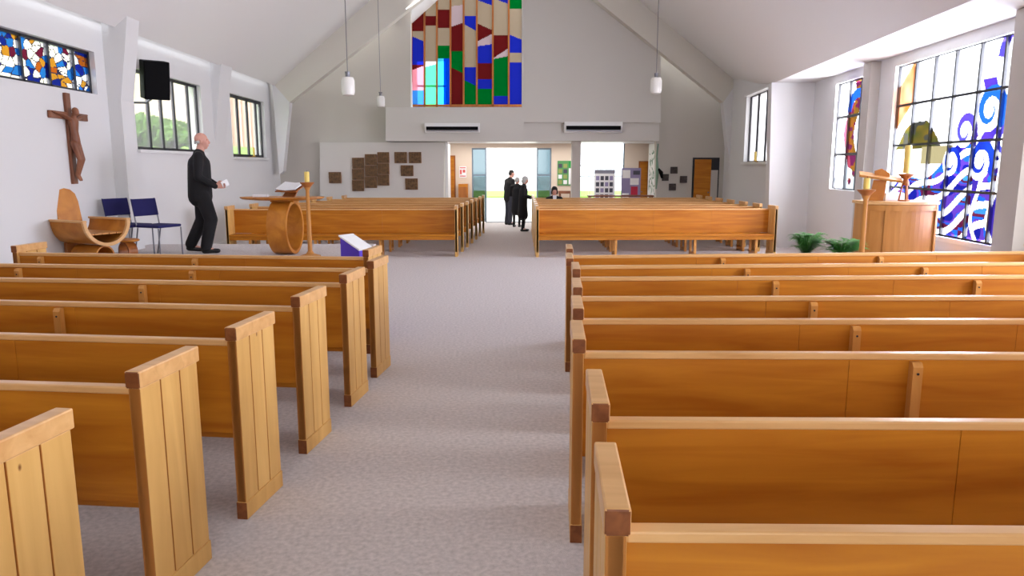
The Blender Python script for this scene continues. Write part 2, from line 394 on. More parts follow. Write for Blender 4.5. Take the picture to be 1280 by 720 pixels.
def seascape(u, v):            # big bay window: sea of blue and violet below, curling crests, tree and sunset at the far edge
    X, Y = u * 3.25, v * 2.52
    c = CL
    # trees / sunset glass near the far edge
    if X < .5 and Y > 1.55 and abs(Y - (1.85 + X * .8)) < .33: c = mixc(OR, (.35, .16, .1), vnoise(X * 7, Y * 7))
    if X < 1.55 and 1.22 < Y < 1.62 - .9 * abs(X - .75) ** 2 + .08 * vnoise(X * 6, 3): c = mixc(GR, YE, vnoise(X * 5, Y * 9)) if vnoise(X * 8, Y * 8) < .62 else (.03, .03, .025)
    if .9 < X < 1.75 and 1.0 < Y < 1.25: c = (.2, .17, .09)
    # the sea: bands rising towards the near edge, broken by white foam
    sea = .58 + .28 * X + .34 * max(0, X - 1.7) + .10 * math.sin(X * 4.2)
    if Y < sea:
        st = (Y - .36 * X + .07 * math.sin(X * 4.3 + Y * 2)) / .27; f = st - math.floor(st)
        if f < .30 + .12 * vnoise(X * 3, Y * 3): c = CL
        else:
            n = vnoise(X * 2.8 + 5, Y * 7.5); c = DB if n < .34 else PU if n < .52 else BL if n < .66 else MR if n < .84 else (.03, .16, .5)
    # near edge: tall wavering violet tongues with white gaps
    if X > 2.3 and Y < 2.05:
        t = math.sin(X * 8.5 + 1.9 * math.sin(Y * 2.6 + .4) + .5 * math.sin(Y * 7))
        c = (mixc(PU, DB, vnoise(X * 4, Y * 4)) if t > .35 else CL if t > -.35 or Y > sea else c)
    # curling crests: white foam discs outlined by tapering spirals
    for cx, cy, R_, w, hue, a0 in ((1.72, 1.02, .24, .05, DB, .3), (2.0, 1.42, .27, .075, PU, .2), (2.52, 1.66, .34, .10, BL, .2), (2.42, 1.02, .30, .08, DB, .3), (2.92, 1.25, .26, .07, PU, .5), (3.0, 2.2, .62, .13, PU, .4)):
        dx, dy = X - cx, Y - cy; r = math.hypot(dx, dy)
        if r < R_ * .80 and R_ < .5: c = CL
        if r < R_ * 1.5:
            a = math.atan2(dy, dx)
            for turn in (0, 1):
                ph = (a - a0 + .9) % (2 * PI) + 2 * PI * turn
                if ph < (7.6 if R_ < .5 else 3.4):
                    rr = R_ * math.exp(-.17 * ph); th = w * 1.55 * max(0, 1 - ph / 8.2)
                    if abs(r - rr) < th * .62: c = mixc(hue, BL, .45 * vnoise(X * 5, Y * 5))
    return c
def rightwin(name, f, plane, Y0, Y1, z0, z1, ucuts, vcuts, fcol, mt, nu, nv, fm=STEEL, off=.06, bw=.035):
    e = bpy.data.objects.new(name, None); col.objects.link(e); e['kind'] = S
    m = MB()
    def bar(u0, v0, u1, v1):
        a = f(Y1 + (Y0 - Y1) * u0, z0 + (z1 - z0) * v0, off); b = f(Y1 + (Y0 - Y1) * u1, z0 + (z1 - z0) * v1, off)
        d = (b - a).normalized(); n = Vector((1, -RK, 0)).normalized(); t = d.cross(n) * (bw / 2)
        m.prism([a - t, b - t, b + t, a + t], n * .045)
    for u in [0] + ucuts + [1]: bar(u, 0, u, 1)
    for v in [0] + vcuts + [1]: bar(0, v, 1, v)
    m.build('window_frame', fm, e)
    glass_grid('window_glass', lambda u, v: f(Y1 + (Y0 - Y1) * u, z0 + (z1 - z0) * v, off + .025), nu, nv, fcol, mt, e)
    return e
# mullion places taken from the photograph's spacing
ucs = []
for px in (1139, 1162, 1187, 1217, 1247):
    p = atPlane(px, 100, RA, RK); ucs.append((RB[1] - p.y) / (RB[1] - RB[0]))
rightwin('window_1', rp, 0, RB[0], RB[1], .78, 3.3, [u for u in ucs if 0 < u < 1], [.25, .51, .755], seascape, STAIN, 240, 190)
def narrow(u, v):
    c = CL
    w = .42 + .10 * math.sin(v * 9)
    if w < u < w + .22: c = mixc(OR, YE, vnoise(u * 20, v * 22)) if vnoise(u * 9, v * 25) < .6 else MR
    if w - .10 < u < w: c = (.2, .03, .05) if v < .8 else CL
    if v > .72 and abs(math.hypot(u - .6, (v - .72) * 1.6) - .25) < .07: c = BL
    if v < .45 and vnoise(u * 6, v * 12) > .66: c = (.4, .45, .5)
    return c
rightwin('window_2', rp, 0, RS[0], RS[1], 1.3, 3.3, [.36, .7], [.33, .68], narrow, STAIN, 60, 120, bw=.05)
plainc = lambda u, v: (.97, .95, .97)
rightwin('window_3', ip, 0, IW[0], IW[1], 1.84, 3.42, [.33, .66], [], plainc, STAIN, 4, 4, off=.1, bw=.045)
rightwin('window_4', rp, 0, -3, 7.8, .78, 3.3, [.17, .33, .5, .67, .83], [.5], plainc, STAIN, 8, 4)
slab_m = MB(); slab(slab_m, IW[0] - .03, IW[1] + .03, 1.78, 1.84, -.07, .1, f=ip); slab_m.build('trim_13', WHITE, kind=S)
slab_m = MB(); slab(slab_m, RB[0] - .03, RB[1] + .03, .72, .78, -.04, .06); slab_m.build('trim_14', WHITE, kind=S)
slab_m = MB(); slab(slab_m, IW[0] - .03, IW[1] + .06, 3.42, 3.455, -.05, .0, f=ip); slab_m.build('trim_15', WHITE, kind=S)

def leftwin(name, Y0, Y1, z0, z1, ycuts, fcol, mt, nu, nv, bw=.04, xo=-.1):
    e = bpy.data.objects.new(name, None); col.objects.link(e); e['kind'] = S
    m = MB()
    for y in [Y0 + bw / 2] + ycuts + [Y1 - bw / 2]: m.box(XL + xo - .03, XL + xo + .02, y - bw / 2, y + bw / 2, z0, z1)
    for z in (z0 + bw / 2, z1 - bw / 2): m.box(XL + xo - .03, XL + xo + .02, Y0, Y1, z - bw / 2, z + bw / 2)
    m.build('window_frame', STEEL, e)
    glass_grid('window_glass', lambda u, v: Vector((XL + xo, Y0 + (Y1 - Y0) * u, z0 + (z1 - z0) * v)), nu, nv, fcol, mt, e)
    return e
def mosaic(u, v):
    X, Y = u * 14.0, v * .65
    a, b, e = cell(X * 7.5 + 2.5 * vnoise(X * 2, Y * 3), Y * 9.5)
    pn = X / .8; h = hsh(a, b, 3)
    if e < .08: return (.03, .03, .08)
    if h < .46: return CL
    if h < .64: return (.02, .16, .62)
    if h < .76: return (.01, .02, .25)
    if h < .85: return (.4, .1, .015)
    if h < .93: return (.12, .012, .04)
    return (.5, .24, .03)
yc = [atX(px, 80, XL - .1).y for px in (26, 60, 91)]
leftwin('window_5', -2.5, 11.62, 2.81, 3.43, [-1.2, 0.1, 1.4, 2.7, 4, 5.3, 6.6, 7.9] + yc, mosaic, STAIN, 900, 44)
leftwin('window_6', 12.75, 15.65, 2.02, 3.36, [atX(px, 150, XL - .1).y for px in (186, 202, 218, 236)], plainc, STAIN, 4, 4, bw=.05)
leftwin('window_7', 17.35, 19.85, 1.95, 3.38, [atX(px, 150, XL - .1).y for px in (297, 309, 320)], plainc, STAIN, 4, 4, bw=.07)

# gable window with coloured panels, behind the balcony
YG = 23.0
gw = bpy.data.objects.new('window_8', None); col.objects.link(gw); gw['kind'] = S
edges = [514, 530.5, 546, 563, 579.5, 596, 616, 636, 653.5]
BE = (.30, .26, .21); dB = (.01, .02, .42); dG = (.0, .13, .02); dM = (.10, .008, .01); LV = (.4, .34, .42); SK = (.05, .3, 1.0); PK = (.9, .35, .5); LG = (.1, .9, .35); CY = (.05, .65, 1.0)
def gablecol(k, y):            # colour of strip k at photo height y ; q = left-to-right fraction used for slanted joints
    def pick(lst, q):
        for yl, yr, c in lst:
            if y < yl + (yr - yl) * q: return c
        return lst[-1][2]
    T = {0: [(39, 39, dM), (45, 52, BE), (81, 81, dB), (88, 82, dM), (113, 113, PK), (300, 300, SK)],
         1: [(20, 20, BE), (32, 32, dM), (77, 77, BE), (84, 80, CL), (300, 300, LG)],
         2: [(12, 12, BE), (35, 35, dM), (57, 57, BE), (73, 73, dG), (300, 300, CY)],
         3: [(8, 6, BE), (34, 28, LV), (64, 64, dM), (84, 92, dG), (300, 300, dM)],
         4: [(20, 20, BE), (30, 39, dB), (84, 84, BE), (100, 108, dB), (300, 300, dG)],
         5: [(0, 7, dB), (29, 38, BE), (52, 42, dM), (58, 55, LV), (79, 79, dB), (99, 99, dM), (111, 111, dB), (300, 300, dG)],
         6: [(-2, 5, dB), (44, 44, BE), (73, 60, dM), (74, 70, LV), (120, 120, dG), (300, 300, dB)],
         7: [(11, 11, dG), (43, 50, BE), (66, 66, dB), (78, 78, BE), (300, 300, dB)]}
    return lambda q: (.0, .06, .85) if k == 2 and y > 73 and q > .5 else pick(T[k], q)
ytop = -130
for k in range(8):
    xa, xb = edges[k], edges[k + 1]
    def P(u, v, xa=xa, xb=xb): return atY(xa + (xb - xa) * u, 134 + (ytop - 134) * v, YG)
    glass_grid('window_glass', P, 24, 264, lambda u, v, k=k: gablecol(k, 134 + (ytop - 134) * v)(u), STAIN2, gw)
m = MB()
for x in edges: m.prism([atY(x - 1.1, 134, YG - .06), atY(x + 1.1, 134, YG - .06), atY(x + 1.1, ytop, YG - .06), atY(x - 1.1, ytop, YG - .06)], (0, .12, 0))
m.prism([atY(513, 133.5, YG - .06), atY(654, 133.5, YG - .06), atY(654, 130.5, YG - .06), atY(513, 130.5, YG - .06)], (0, .12, 0))
m.build('window_frame', W_DARK, gw)
# surrounds: gallery side, slanting ceiling down to the gable window
quadm = MB(); quadm.bm.faces.new([quadm.bm.verts.new(p) for p in (atY(488, 29, 20.49), atY(660, -107, 20.49), atY(660, -100, 23.0), atY(513, 31, 23.0))])
c2 = quadm.build('ceiling_gallery', CEIL, kind=S); sd = c2.modifiers.new('s', 'SOLIDIFY'); sd.thickness = .08
gx = atY(514, 0, YG).x
box('wall_gallery', WALL, gx - .25, gx - .02, YF + .2, YG, zc + .2, atY(514, 30, YG).z + .6, kind=S)
gx2 = atY(655, 0, YG).x
box('floor_gallery', CARPET, gx - .2, gx2 + 1, YF + .1, 27, zc + .2, zc + .3, kind=S)
# room behind the coloured window, with its own tall bright window
YW = 27.0
m = MB(); A = lambda x, y: atY(x, y, YW)
wl, wr_, wb, wt = A(519, 0).x, A(555, 0).x, zc + .2, A(0, 74).z
m.box(A(480, 0).x, wl, YW, YW + .2, zc + .2, 12.5); m.box(wr_, A(700, 0).x, YW, YW + .2, zc + .2, 12.5); m.box(wl, wr_, YW, YW + .2, wt, 12.5)
m.build('wall_gallery_back', CREAM, kind=S)
box('window_9', STEEL, wl, wr_, YW + .05, YW + .1, A(0, 106).z - .03, A(0, 106).z + .03, kind=S)
# ------------------------------------------------------------------ outside
box('ground', PAVE, -60, 60, 23.15, 120, -.25, -.05, kind=S)
box('ground_left', PAVE, -60, -6.5, -10, 23.15, -.25, .9, kind=S)
box('ground_right', PAVE, 10, 60, -10, 23.15, -.45, -.25, kind=S)
tag(box('lawn', GRASS, -8, 12, 42, 52, -.05, .02), 'bright green lawn seen through the open entrance doors', 'lawn')
bpy.data.objects['lawn']['kind'] = 'stuff'
# bank, hedge, trees and neighbouring building outside the left windows
MB().prism([(-6.8, 0, 1.2), (-34, 0, 7.5), (-34, 0, 1.0), (-6.8, 0, .9)], (0, 75, 0)).build('ground_bank', GRASS, kind=S)
def leafy(name, c, r, n, size, mt, parent, flat=1.0, seed=1):
    rnd = random.Random(seed); m = MB(); bm = m.bm
    for _ in range(n):
        d = Vector((rnd.gauss(0, 1), rnd.gauss(0, 1), rnd.gauss(0, 1))).normalized() * (rnd.random() ** .4)
        p = Vector(c) + Vector((d.x * r[0], d.y * r[1], d.z * r[2]))
        a = Vector((rnd.gauss(0, 1), rnd.gauss(0, 1), rnd.gauss(0, 1))).normalized(); b = a.orthogonal().normalized(); q = a.cross(b); s = size * (.6 + rnd.random() * .8)
        bm.faces.new([bm.verts.new(p + x) for x in (b * s, q * s * .5, -b * s, -q * s * .5)])
    return m.build(name, mt, parent)
for i, (x, y, lab) in enumerate(((-11.5, 22.6, 'green garden bush outside the window, left of the three in the bank'), (-11.7, 25.2, 'green garden bush outside the window, middle of the three in the bank'), (-11.9, 27.9, 'green garden bush outside the window, nearest the pale building'))):
    e = empty('garden_bush', (x, y, 2.45), lab, 'bush', 'bushes outside the left windows')
    leafy('foliage', (0, 0, .45), (.8, 1.25, .5), 900, .16, HEDGE, e, seed=i)
    MB().tube([(0, 0, -.3), (0, 0, .4)], .05).build('stem', W_DARK, e)
for i, (x, y, h) in enumerate(((-27, 43, 5), (-29, 52, 6))):
    e = empty('garden_tree', (x, y, 5.2), ['pale green tree outside the left windows, behind the bushes', 'tall green tree farther up the bank outside the left windows'][i], 'tree')
    leafy('foliage', (0, 0, h * .8), (3.6, 4, 2.6), 2600, .3, HEDGE, e, seed=20 + i)
    MB().tube([(0, 0, -.5), (.1, 0, h * .7)], [.22, .12]).build('trunk', W_DARK, e)
e = empty('neighbouring_building', (-17, 30.5, 1.2), 'cream building with pink brick bands outside the far left window', 'building')
box('wall', CREAM, -3.5, 3.5, 0, 18, 0, 9, e)
m = MB()
for k in range(14): m.box(3.5, 3.56, 5.6 + k * .75, 5.95 + k * .75, .4, 8.5)
m.build('cladding', BRICK, e)

# ------------------------------------------------------------------ pews
BACK_T, CAP_T = .915, .985
def end_panel(parent, x, side, rot, cw=.05):
    """panel at local x ; side=+1 outer face towards +x"""
    o = bpy.data.objects.new('tmp', None)
    m = MB(); w = .40 / 3
    for k in range(3): m.box(0, cw, -.03 + k * w + .003, -.03 + (k + 1) * w - .003, .09, CAP_T - .068, .004)
    m.box(.008, cw - .008, -.027, .367, .09, CAP_T - .068)
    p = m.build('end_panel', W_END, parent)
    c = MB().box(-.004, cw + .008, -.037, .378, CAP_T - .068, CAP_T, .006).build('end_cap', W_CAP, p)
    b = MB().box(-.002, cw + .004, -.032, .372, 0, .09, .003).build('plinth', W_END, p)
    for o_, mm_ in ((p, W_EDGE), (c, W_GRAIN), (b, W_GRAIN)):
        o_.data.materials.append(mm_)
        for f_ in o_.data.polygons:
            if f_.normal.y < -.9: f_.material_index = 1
    p.location = (x if side > 0 else x, 0, 0); p.rotation_euler = (0, 0, rot)
    return p
def make_pew(loc, rz, L, aisle, posts, label, group, ends=(True, True), rot=0, first=None):
    """local frame: x along the pew 0..L, back plane y=0, seat towards +y. aisle: 'r' origin at right end / 'l' origin at left end."""
    e = empty('church_pew', loc, label, 'pew', group, rz)
    sx = -L if aisle == 'r' else 0
    X0, X1 = sx + .05, sx + L - .05
    m = MB(); n = max(2, round((X1 - X0) / 1.25)); w = (X1 - X0) / n
    for k in range(n): m.box(X0 + k * w + .0008, X0 + (k + 1) * w - .0008, 0, .026, .44, BACK_T - .03, .0015)
    b = m.build('backrest', W_BACK, e)
    MB().box(X0, X1, -.008, .040, BACK_T - .03, BACK_T, .006).build('top_rail', W_CAP, b)
    s = MB().box(X0, X1, .03, .385, .40, .435, .008).build('seat', W_BACK, e)
    MB().box(X0, X1, .34, .365, .33, .399, .003).build('seat_rail', W_BACK, s)
    if ends[0]: end_panel(e, sx, -1, rot if aisle == 'l' else 0)
    if ends[1]: end_panel(e, sx + L - .05, 1, rot if aisle == 'r' else 0)
    for px in posts:
        q = px if aisle == 'l' else -px
        m = MB()
        m.prism([(q - .022, -.042, 0), (q - .022, -.001, 0), (q - .022, -.001, BACK_T - .035), (q - .022, -.028, BACK_T - .035), (q - .022, -.042, BACK_T - .055)], (.044, 0, 0))
        m.box(q - .022, q + .022, .03, .335, .33, .399)
        m.box(q - .022, q + .022, .27, .335, 0, .33); m.box(q - .022, q + .022, 0, .27, .02, .075)
        l = m.build('support_leg', W_POST, e)
        MB().tube([(q, -.045, BACK_T - .085), (q, -.0415, BACK_T - .085)], .006, 10).build('screw', STEEL, l)
    return e
R = math.radians
ordn = ['first', 'second', 'third', 'fourth', 'fifth', 'sixth', 'seventh', 'eighth']
LN = [((-1.205, 6.80), -7.2, 3.5, 1.69), ((-1.03, 6.005), -7.0, 3.9, 1.56), ((-1.10, 5.255), -6.8, 4.2, 1.55), ((-1.20, 4.36), -7.6, 4.3, 1.56), ((-1.285, 3.515), -7.6, 4.6, 1.57), ((-1.385, 2.752), -7.0, 4.8, 1.57), ((-1.46, 1.93), -7.0, 4.6, 1.57)]
for i, (p, a, L, ps) in enumerate(LN):
    make_pew((p[0] + .045, p[1] - .006, 0), R(a), L + .045, 'r', [ps, ps + 1.57] if ps + 1.6 < L - .2 else [ps],
             ['frontmost honey pew of the near left block, just before the purple draped stand', 'second honey pew from the front in the near left block', 'third honey pew from the front in the near left block', 'fourth honey pew from the front in the near left block', 'fifth honey pew from the front in the near left block', 'sixth honey pew from the front in the near left block', 'nearest honey pew of the near left block, its knotty end panel cut by the frame'][i],
             'pews of the near left block', rot=R(-1.5))
RN = [((.727, 6.865), 3.0, 4.9, 1.45), ((.655, 6.14), 2.0, 4.9, 1.5), ((.64, 5.50), .4, 4.95, 1.5), ((.555, 4.66), -.7, 4.9, 1.5), ((.48, 3.96), -1.4, 4.9, 1.5), ((.402, 3.24), -2.2, 4.9, 1.49), ((.370, 2.34), -2.2, 4.8, 1.6), ((.302, 1.59), -2.2, 4.8, 1.6)]
for i, (p, a, L, ps) in enumerate(RN):
    make_pew((p[0] - .05, p[1], 0), R(a), L, 'l', [ps + .05, ps + 1.62, ps + 3.15],
             'honey pew in the near right block, ' + ['frontmost row, just before the fern', 'second row from the front', 'third row from the front', 'fourth row from the front', 'fifth row from the front', 'third nearest to the camera', 'second nearest to the camera', 'nearest to the camera'][i],
             'pews of the near right block', rot=R(-4.5 - a) if a < 1 else R(-4.5 - a))
# far blocks face the camera: built turned round
for i in range(7):
    y = 14.6 + .84 * i
    xr = -.72 + .075 * i; xl = -5.15 + .2 * i
    make_pew((xr, y, 0), PI, xr - xl, 'l', [1.5, 2.75, 4.0] if xr - xl > 4.2 else [1.5, 2.75] if xr - xl > 3.2 else [1.6],
             'orange brown pew in the far left block, ' + ('front row behind the altar' if i == 0 else '%s row back from the altar' % ordn[i] if i < 6 else 'rearmost row by the plaque wall'), 'pews of the far left block')
for i in range(7):
    y = 14.5 + .84 * i; x0_ = .80 + .03 * i; x1_ = 5.47 - .01 * i
    make_pew((x0_, y, 0), PI, x1_ - x0_, 'r', [1.55, 3.1, 4.3],
             'orange brown pew in the far right block, ' + ('front row, legs in full view' if i == 0 else '%s row from its front' % ordn[i] if i < 6 else 'rearmost row before the entrance'), 'pews of the far right block')

# ------------------------------------------------------------------ sanctuary furniture
def xfm(loc, rz=0, rx=0, ry=0): return Matrix.Translation(loc) @ Matrix.Rotation(rz, 4, 'Z') @ Matrix.Rotation(ry, 4, 'Y') @ Matrix.Rotation(rx, 4, 'X')
# altar
a0 = atZ(362, 318, PZ); AY = a0.y + .1
al = empty('altar_table', (atY(358, 300, AY).x, AY, PZ), 'oval wooden altar table standing on one big upright wooden ring', 'altar')
ATOP = atY(352, 246, AY).z - PZ
MB().lathe([(.42, ATOP - .05), (.60, ATOP - .035), (.64, ATOP - .012), (.64, ATOP)], (-.03, 0, 0), 48, 1, .55).build('table_top', W_ORANGE, al, 'auto')
rr = (ATOP - .05) / 2
rg = MB().band(rr, .055, .30, seg=64).xf(xfm((0.0, 0, rr), R(-4))).build('ring_base', W_ORANGE, al, 'auto', bevel=.006)
MB().box(-.18, .18, -.12, .12, ATOP - .075, ATOP - .045, .005).xf(xfm((0.0, 0, 0), R(-4))).build('top_block', W_ORANGE, al)
az = PZ + ATOP
# book on stand on the altar
bs = empty('missal_stand', (al.location.x + .08, AY - .02, az + .002), 'open white book tilted on a small wooden stand on the altar', 'book stand', rz=R(-25))
MB().prism([(-.12, -.02, 0), (.12, -.02, 0), (.10, .12, .14), (-.10, .12, .14)], (0, .02, 0)).build('stand', W_DARK, bs)
MB().box(-.2, .2, -.14, .14, -.015, 0, .003).xf(xfm((0.02, .02, .14), 0, R(24))).build('book_rest', W_DARK, bs)
m = MB()
for s in (-1, 1): m.prism([(0, -.13, .004), (s * .19, -.13, .022), (s * .19, .13, .022), (0, .13, .004)], (0, 0, .012))
m.xf(xfm((0.02, .02, .142), 0, R(24))).build('open_book', PAPER, bs)
tag(MB().box(-.11, .11, -.07, .07, 0, .035, .004).xf(xfm((al.location.x - .34, AY - .05, az + .002), .1)).build('folded_cloth', SHIRT), 'small folded white cloth lying on the left side of the altar', 'cloth')

def candlestand(loc, h, label, lab2, grp, ch):
    e = empty('candle_stand', loc, label, 'candle stand')
    MB().lathe([(.15, 0), (.155, .02), (.06, .05), (.035, .09)], seg=28).build('base', W_AMBO, e, 'auto')
    MB().lathe([(.034, .09), (.030, h * .5), (.026, h - .12), (.05, h - .07)], seg=20).build('shaft', W_AMBO, e, 'auto')
    MB().lathe([(.045, h - .07), (.10, h - .012), (.105, h), (.05, h + .004)], seg=28).build('cup', W_DARK, e, 'auto')
    c = empty('pillar_candle', (loc[0], loc[1], loc[2] + h + .006), lab2, 'candle')
    MB().lathe([(.036, 0), (.037, ch - .01), (.03, ch)], seg=20).build('wax', WAX, c, 'auto')
    MB().tube([(0, 0, ch - .002), (.002, 0, ch + .018)], .0025, 6).build('wick', BLACK, c)
cp = atZ(388, 321, PZ); ctop = atY(386, 228, cp.y).z
candlestand((cp.x, cp.y, PZ), ctop - PZ, 'tall slim wooden candle stand beside the right edge of the altar', 'short yellow candle on the tall stand beside the altar', 0, .15)
cR = atY(1083, 237, 8.75)
candlestand((cR.x, cR.y, PZ), cR.z - PZ, 'tall slim wooden candle stand in front of the ambo and fern', 'short yellow candle on the tall stand before the ambo', 0, .13)

# presider's chair: barrel seat, slab back, ring base
pcp = atY(111, 300, 10.25)
ch = empty('presider_chair', (pcp.x, 10.25, PZ), 'curved wooden presider chair with barrel seat, slab back and ring base', 'chair', rz=R(-27))
M0 = xfm((0, 0, .62))
MB().band(.335, .028, .78, PI, 2 * PI, 30, M0).build('barrel_seat', W_ORANGE, ch, 'auto')
MB().band(.345, .045, .04, PI, 2 * PI, 30, xfm((.40, 0, .62))).build('front_rim', W_CAP, ch, 'auto')
for s_ in (-1, 1): MB().box(-.40, .42, s_ * .322 - .032, s_ * .322 + .032, .605, .635, .006).build('arm_rail', W_CAP, ch)
m = MB()
for k in range(5): m.box(-.36, .37, -.26 + k * .105, -.26 + k * .105 + .095, .43, .452, .003)
m.build('seat_slats', W_AMBO, ch)
m = MB(); prof = [(-.17, 0), (.17, 0), (.165, .36), (.14, .47), (.08, .53), (0, .55), (-.08, .53), (-.14, .47), (-.165, .36)]
m.prism([(0, y_, z_) for y_, z_ in prof], (-.035, 0, 0)); m.xf(xfm((-.33, 0, .50), 0, 0, R(-10))).build('backrest', W_ORANGE, ch)
MB().band(.138, .02, .52, seg=40).xf(xfm((.06, 0, .140))).build('ring_base', W_ORANGE, ch, 'auto')
MB().box(-.35, -.29, -.13, .13, 0, .30, .006).build('rear_leg', W_DARK, ch)
# footstool with ring base
sp0 = atY(159, 300, 10.55)
st = empty('ring_stool', (sp0.x, 10.55, PZ), 'low wooden stool on a dark ring base next to the presider chair', 'stool', rz=R(-25))
MB().lathe([(.15, .285), (.18, .30), (.18, .315), (.15, .325)], seg=32, sy=.8).build('seat', W_ORANGE, st, 'auto')
MB().band(.142, .024, .13, seg=40).xf(xfm((0, 0, .143), R(80))).build('ring_base', W_DARK, st, 'auto')

# blue chairs
def blue_chair(loc, rz, label):
    e = empty('stacking_chair', loc, label, 'chair', 'navy chairs by the left wall', rz)
    m = MB().box(-.225, .225, -.21, .23, .435, .475, .015); m.build('seat', NAVY, e)
    m = MB(); m.box(-.225, .225, -.014, .014, 0, .26, .01); m.xf(xfm((0, .24, .60), 0, R(-10))).build('backrest', NAVY, e)
    for s in (-1, 1):
        MB().tube([(s * .215, -.20, 0), (s * .215, -.20, .43)], .010).build('leg', CHROME, e)
        MB().tube([(s * .215, .30, 0), (s * .215, .20, .43)], .010).build('leg', CHROME, e)
        MB().tube([(s * .215, .22, .44), (s * .215, .255, .66), (s * .215, .29, .86)], .010).build('back_post', CHROME, e)
    return e
bc1 = atY(165, 300, 11.35); bc2 = atY(199, 300, 11.25)
blue_chair((bc1.x, bc1.y, PZ), R(68), 'navy blue chair with grey tube legs nearer the wooden presider chair')
blue_chair((bc2.x + .02, bc2.y, PZ), R(68), 'navy blue chair with grey tube legs nearer the walking man')

# purple cloth covered book stand in front of the first left pew
pu = empty('draped_lectern', (atY(445, 300, 7.75).x, 7.75, 0), 'small stand draped in bright purple cloth with a slanting white top', 'lectern', rz=R(-32))
m = MB(); m.prism([(-.14, -.10, .02), (.14, -.10, .02), (.13, -.10, .88), (-.13, -.10, 1.01)], (0, .2, 0)); m.build('cloth_drape', PURPLE, pu, bevel=.008)
m = MB(); m.prism([(-.14, -.11, 1.016), (.135, -.11, .883), (.14, -.11, .898), (-.14, -.11, 1.032)], (0, .22, 0)); m.build('white_top', PAPER, pu)

# ambo
AMY = 9.7
aL, aR_, aT = atY(1077, 250, AMY).x, atY(1165, 250, AMY).x, atY(1120, 251, AMY).z
am = empty('ambo', ((aL + aR_) / 2, AMY, PZ), 'curved wooden ambo with framed panels in front of the big blue window', 'ambo', rz=R(-4))
hw = (aR_ - aL) / 2; hh = aT - PZ
def arcpts(w, d, n=14, off=0): return [(-w + 2 * w * k / n, -d * math.sin(PI * k / n) + off) for k in range(n + 1)]
pts = arcpts(hw - .03, .14, off=-.16) + [(hw - .03, .24), (-hw + .03, .24)]
MB().prism([(x, y, 0) for x, y in pts], (0, 0, hh - .04)).build('body', W_AMBO, am)
pts = arcpts(hw, .15, off=-.18) + [(hw, .27), (-hw, .27)]
MB().prism([(x, y, hh - .04) for x, y in pts], (0, 0, .04)).build('top', W_CAP, am, bevel=.006)
m = MB(); ar = arcpts(hw - .02, .145, 28, off=-.185)
for k in (0, 6, 27): 
    (xa, ya), (xb, yb) = ar[k], ar[k + 1]; m.prism([(xa, ya, 0), (xb, yb, 0), (xb, yb + .05, 0), (xa, ya + .05, 0)], (0, 0, hh - .045))
for z0_, z1_ in ((0, .08), (hh - .12, hh - .045)):
    for k in range(28):
        (xa, ya), (xb, yb) = ar[k], ar[k + 1]; m.prism([(xa, ya + .005, z0_), (xb, yb + .005, z0_), (xb, yb + .05, z0_), (xa, ya + .05, z0_)], (0, 0, z1_ - z0_))
m.build('frame', W_AMBO, am)
# reading desk on the ambo
rdp = atY(1094, 250, AMY)
rd = empty('reading_desk', (rdp.x, AMY + .02, aT + .002), 'tilted wooden reading desk standing on top of the ambo', 'reading desk', rz=R(-24))
MB().prism([(-.07, -.04, 0), (.10, -.04, 0), (.13, -.04, .27), (-.03, -.04, .27)], (0, .1, 0)).build('post', W_ORANGE, rd)
MB().box(-.26, .26, -.17, .17, -.015, .015, .004).xf(xfm((.05, 0, .31), 0, R(8), R(9))).build('rest', W_AMBO, rd)
MB().prism([(-.02, .02, .33), (.16, .02, .30), (.16, .02, .36), (.06, .02, .42), (-.02, .02, .39)], (0, .13, 0)).build('book_box', W_ORANGE, rd)
wb = atY(1115, 250, AMY + .08)
tag(MB().box(-.13, .13, -.05, .05, 0, .10, .004).xf(xfm((wb.x, wb.y, aT + .002), .1)).build('white_box', PAPER), 'white box on the ambo top behind its short candlestick', 'box')
cx = atY(1130, 250, AMY - .08)
e = empty('candlestick', (cx.x, cx.y, aT + .002), 'dark turned wooden candlestick standing on the ambo top', 'candlestick')
m = MB()
for k in range(3):
    q = k * 2 * PI / 3 + .4; m.tube([(.065 * math.cos(q), .065 * math.sin(q), 0), (.05 * math.cos(q), .05 * math.sin(q), .10), (.035 * math.cos(q), .035 * math.sin(q), .21)], .011)
m.lathe([(.07, 0), (.07, .015)], seg=20); m.lathe([(.05, .20), (.045, .24), (.03, .28)], seg=20); m.build('stem', W_DARK, e, 'auto')
MB().lathe([(.03, .28), (.095, .34), (.095, .352), (.04, .356)], seg=24).build('drip_pan', W_DARK, e, 'auto')
c = empty('pillar_candle', (cx.x, cx.y, aT + .362), 'tall pale yellow candle on the ambo against the coloured window', 'candle')
MB().lathe([(.043, 0), (.043, .34), (.036, .36)], seg=20).build('wax', WAX, c, 'auto')
MB().tube([(0, 0, .355), (.003, 0, .38)], .003, 6).build('wick', BLACK, c)

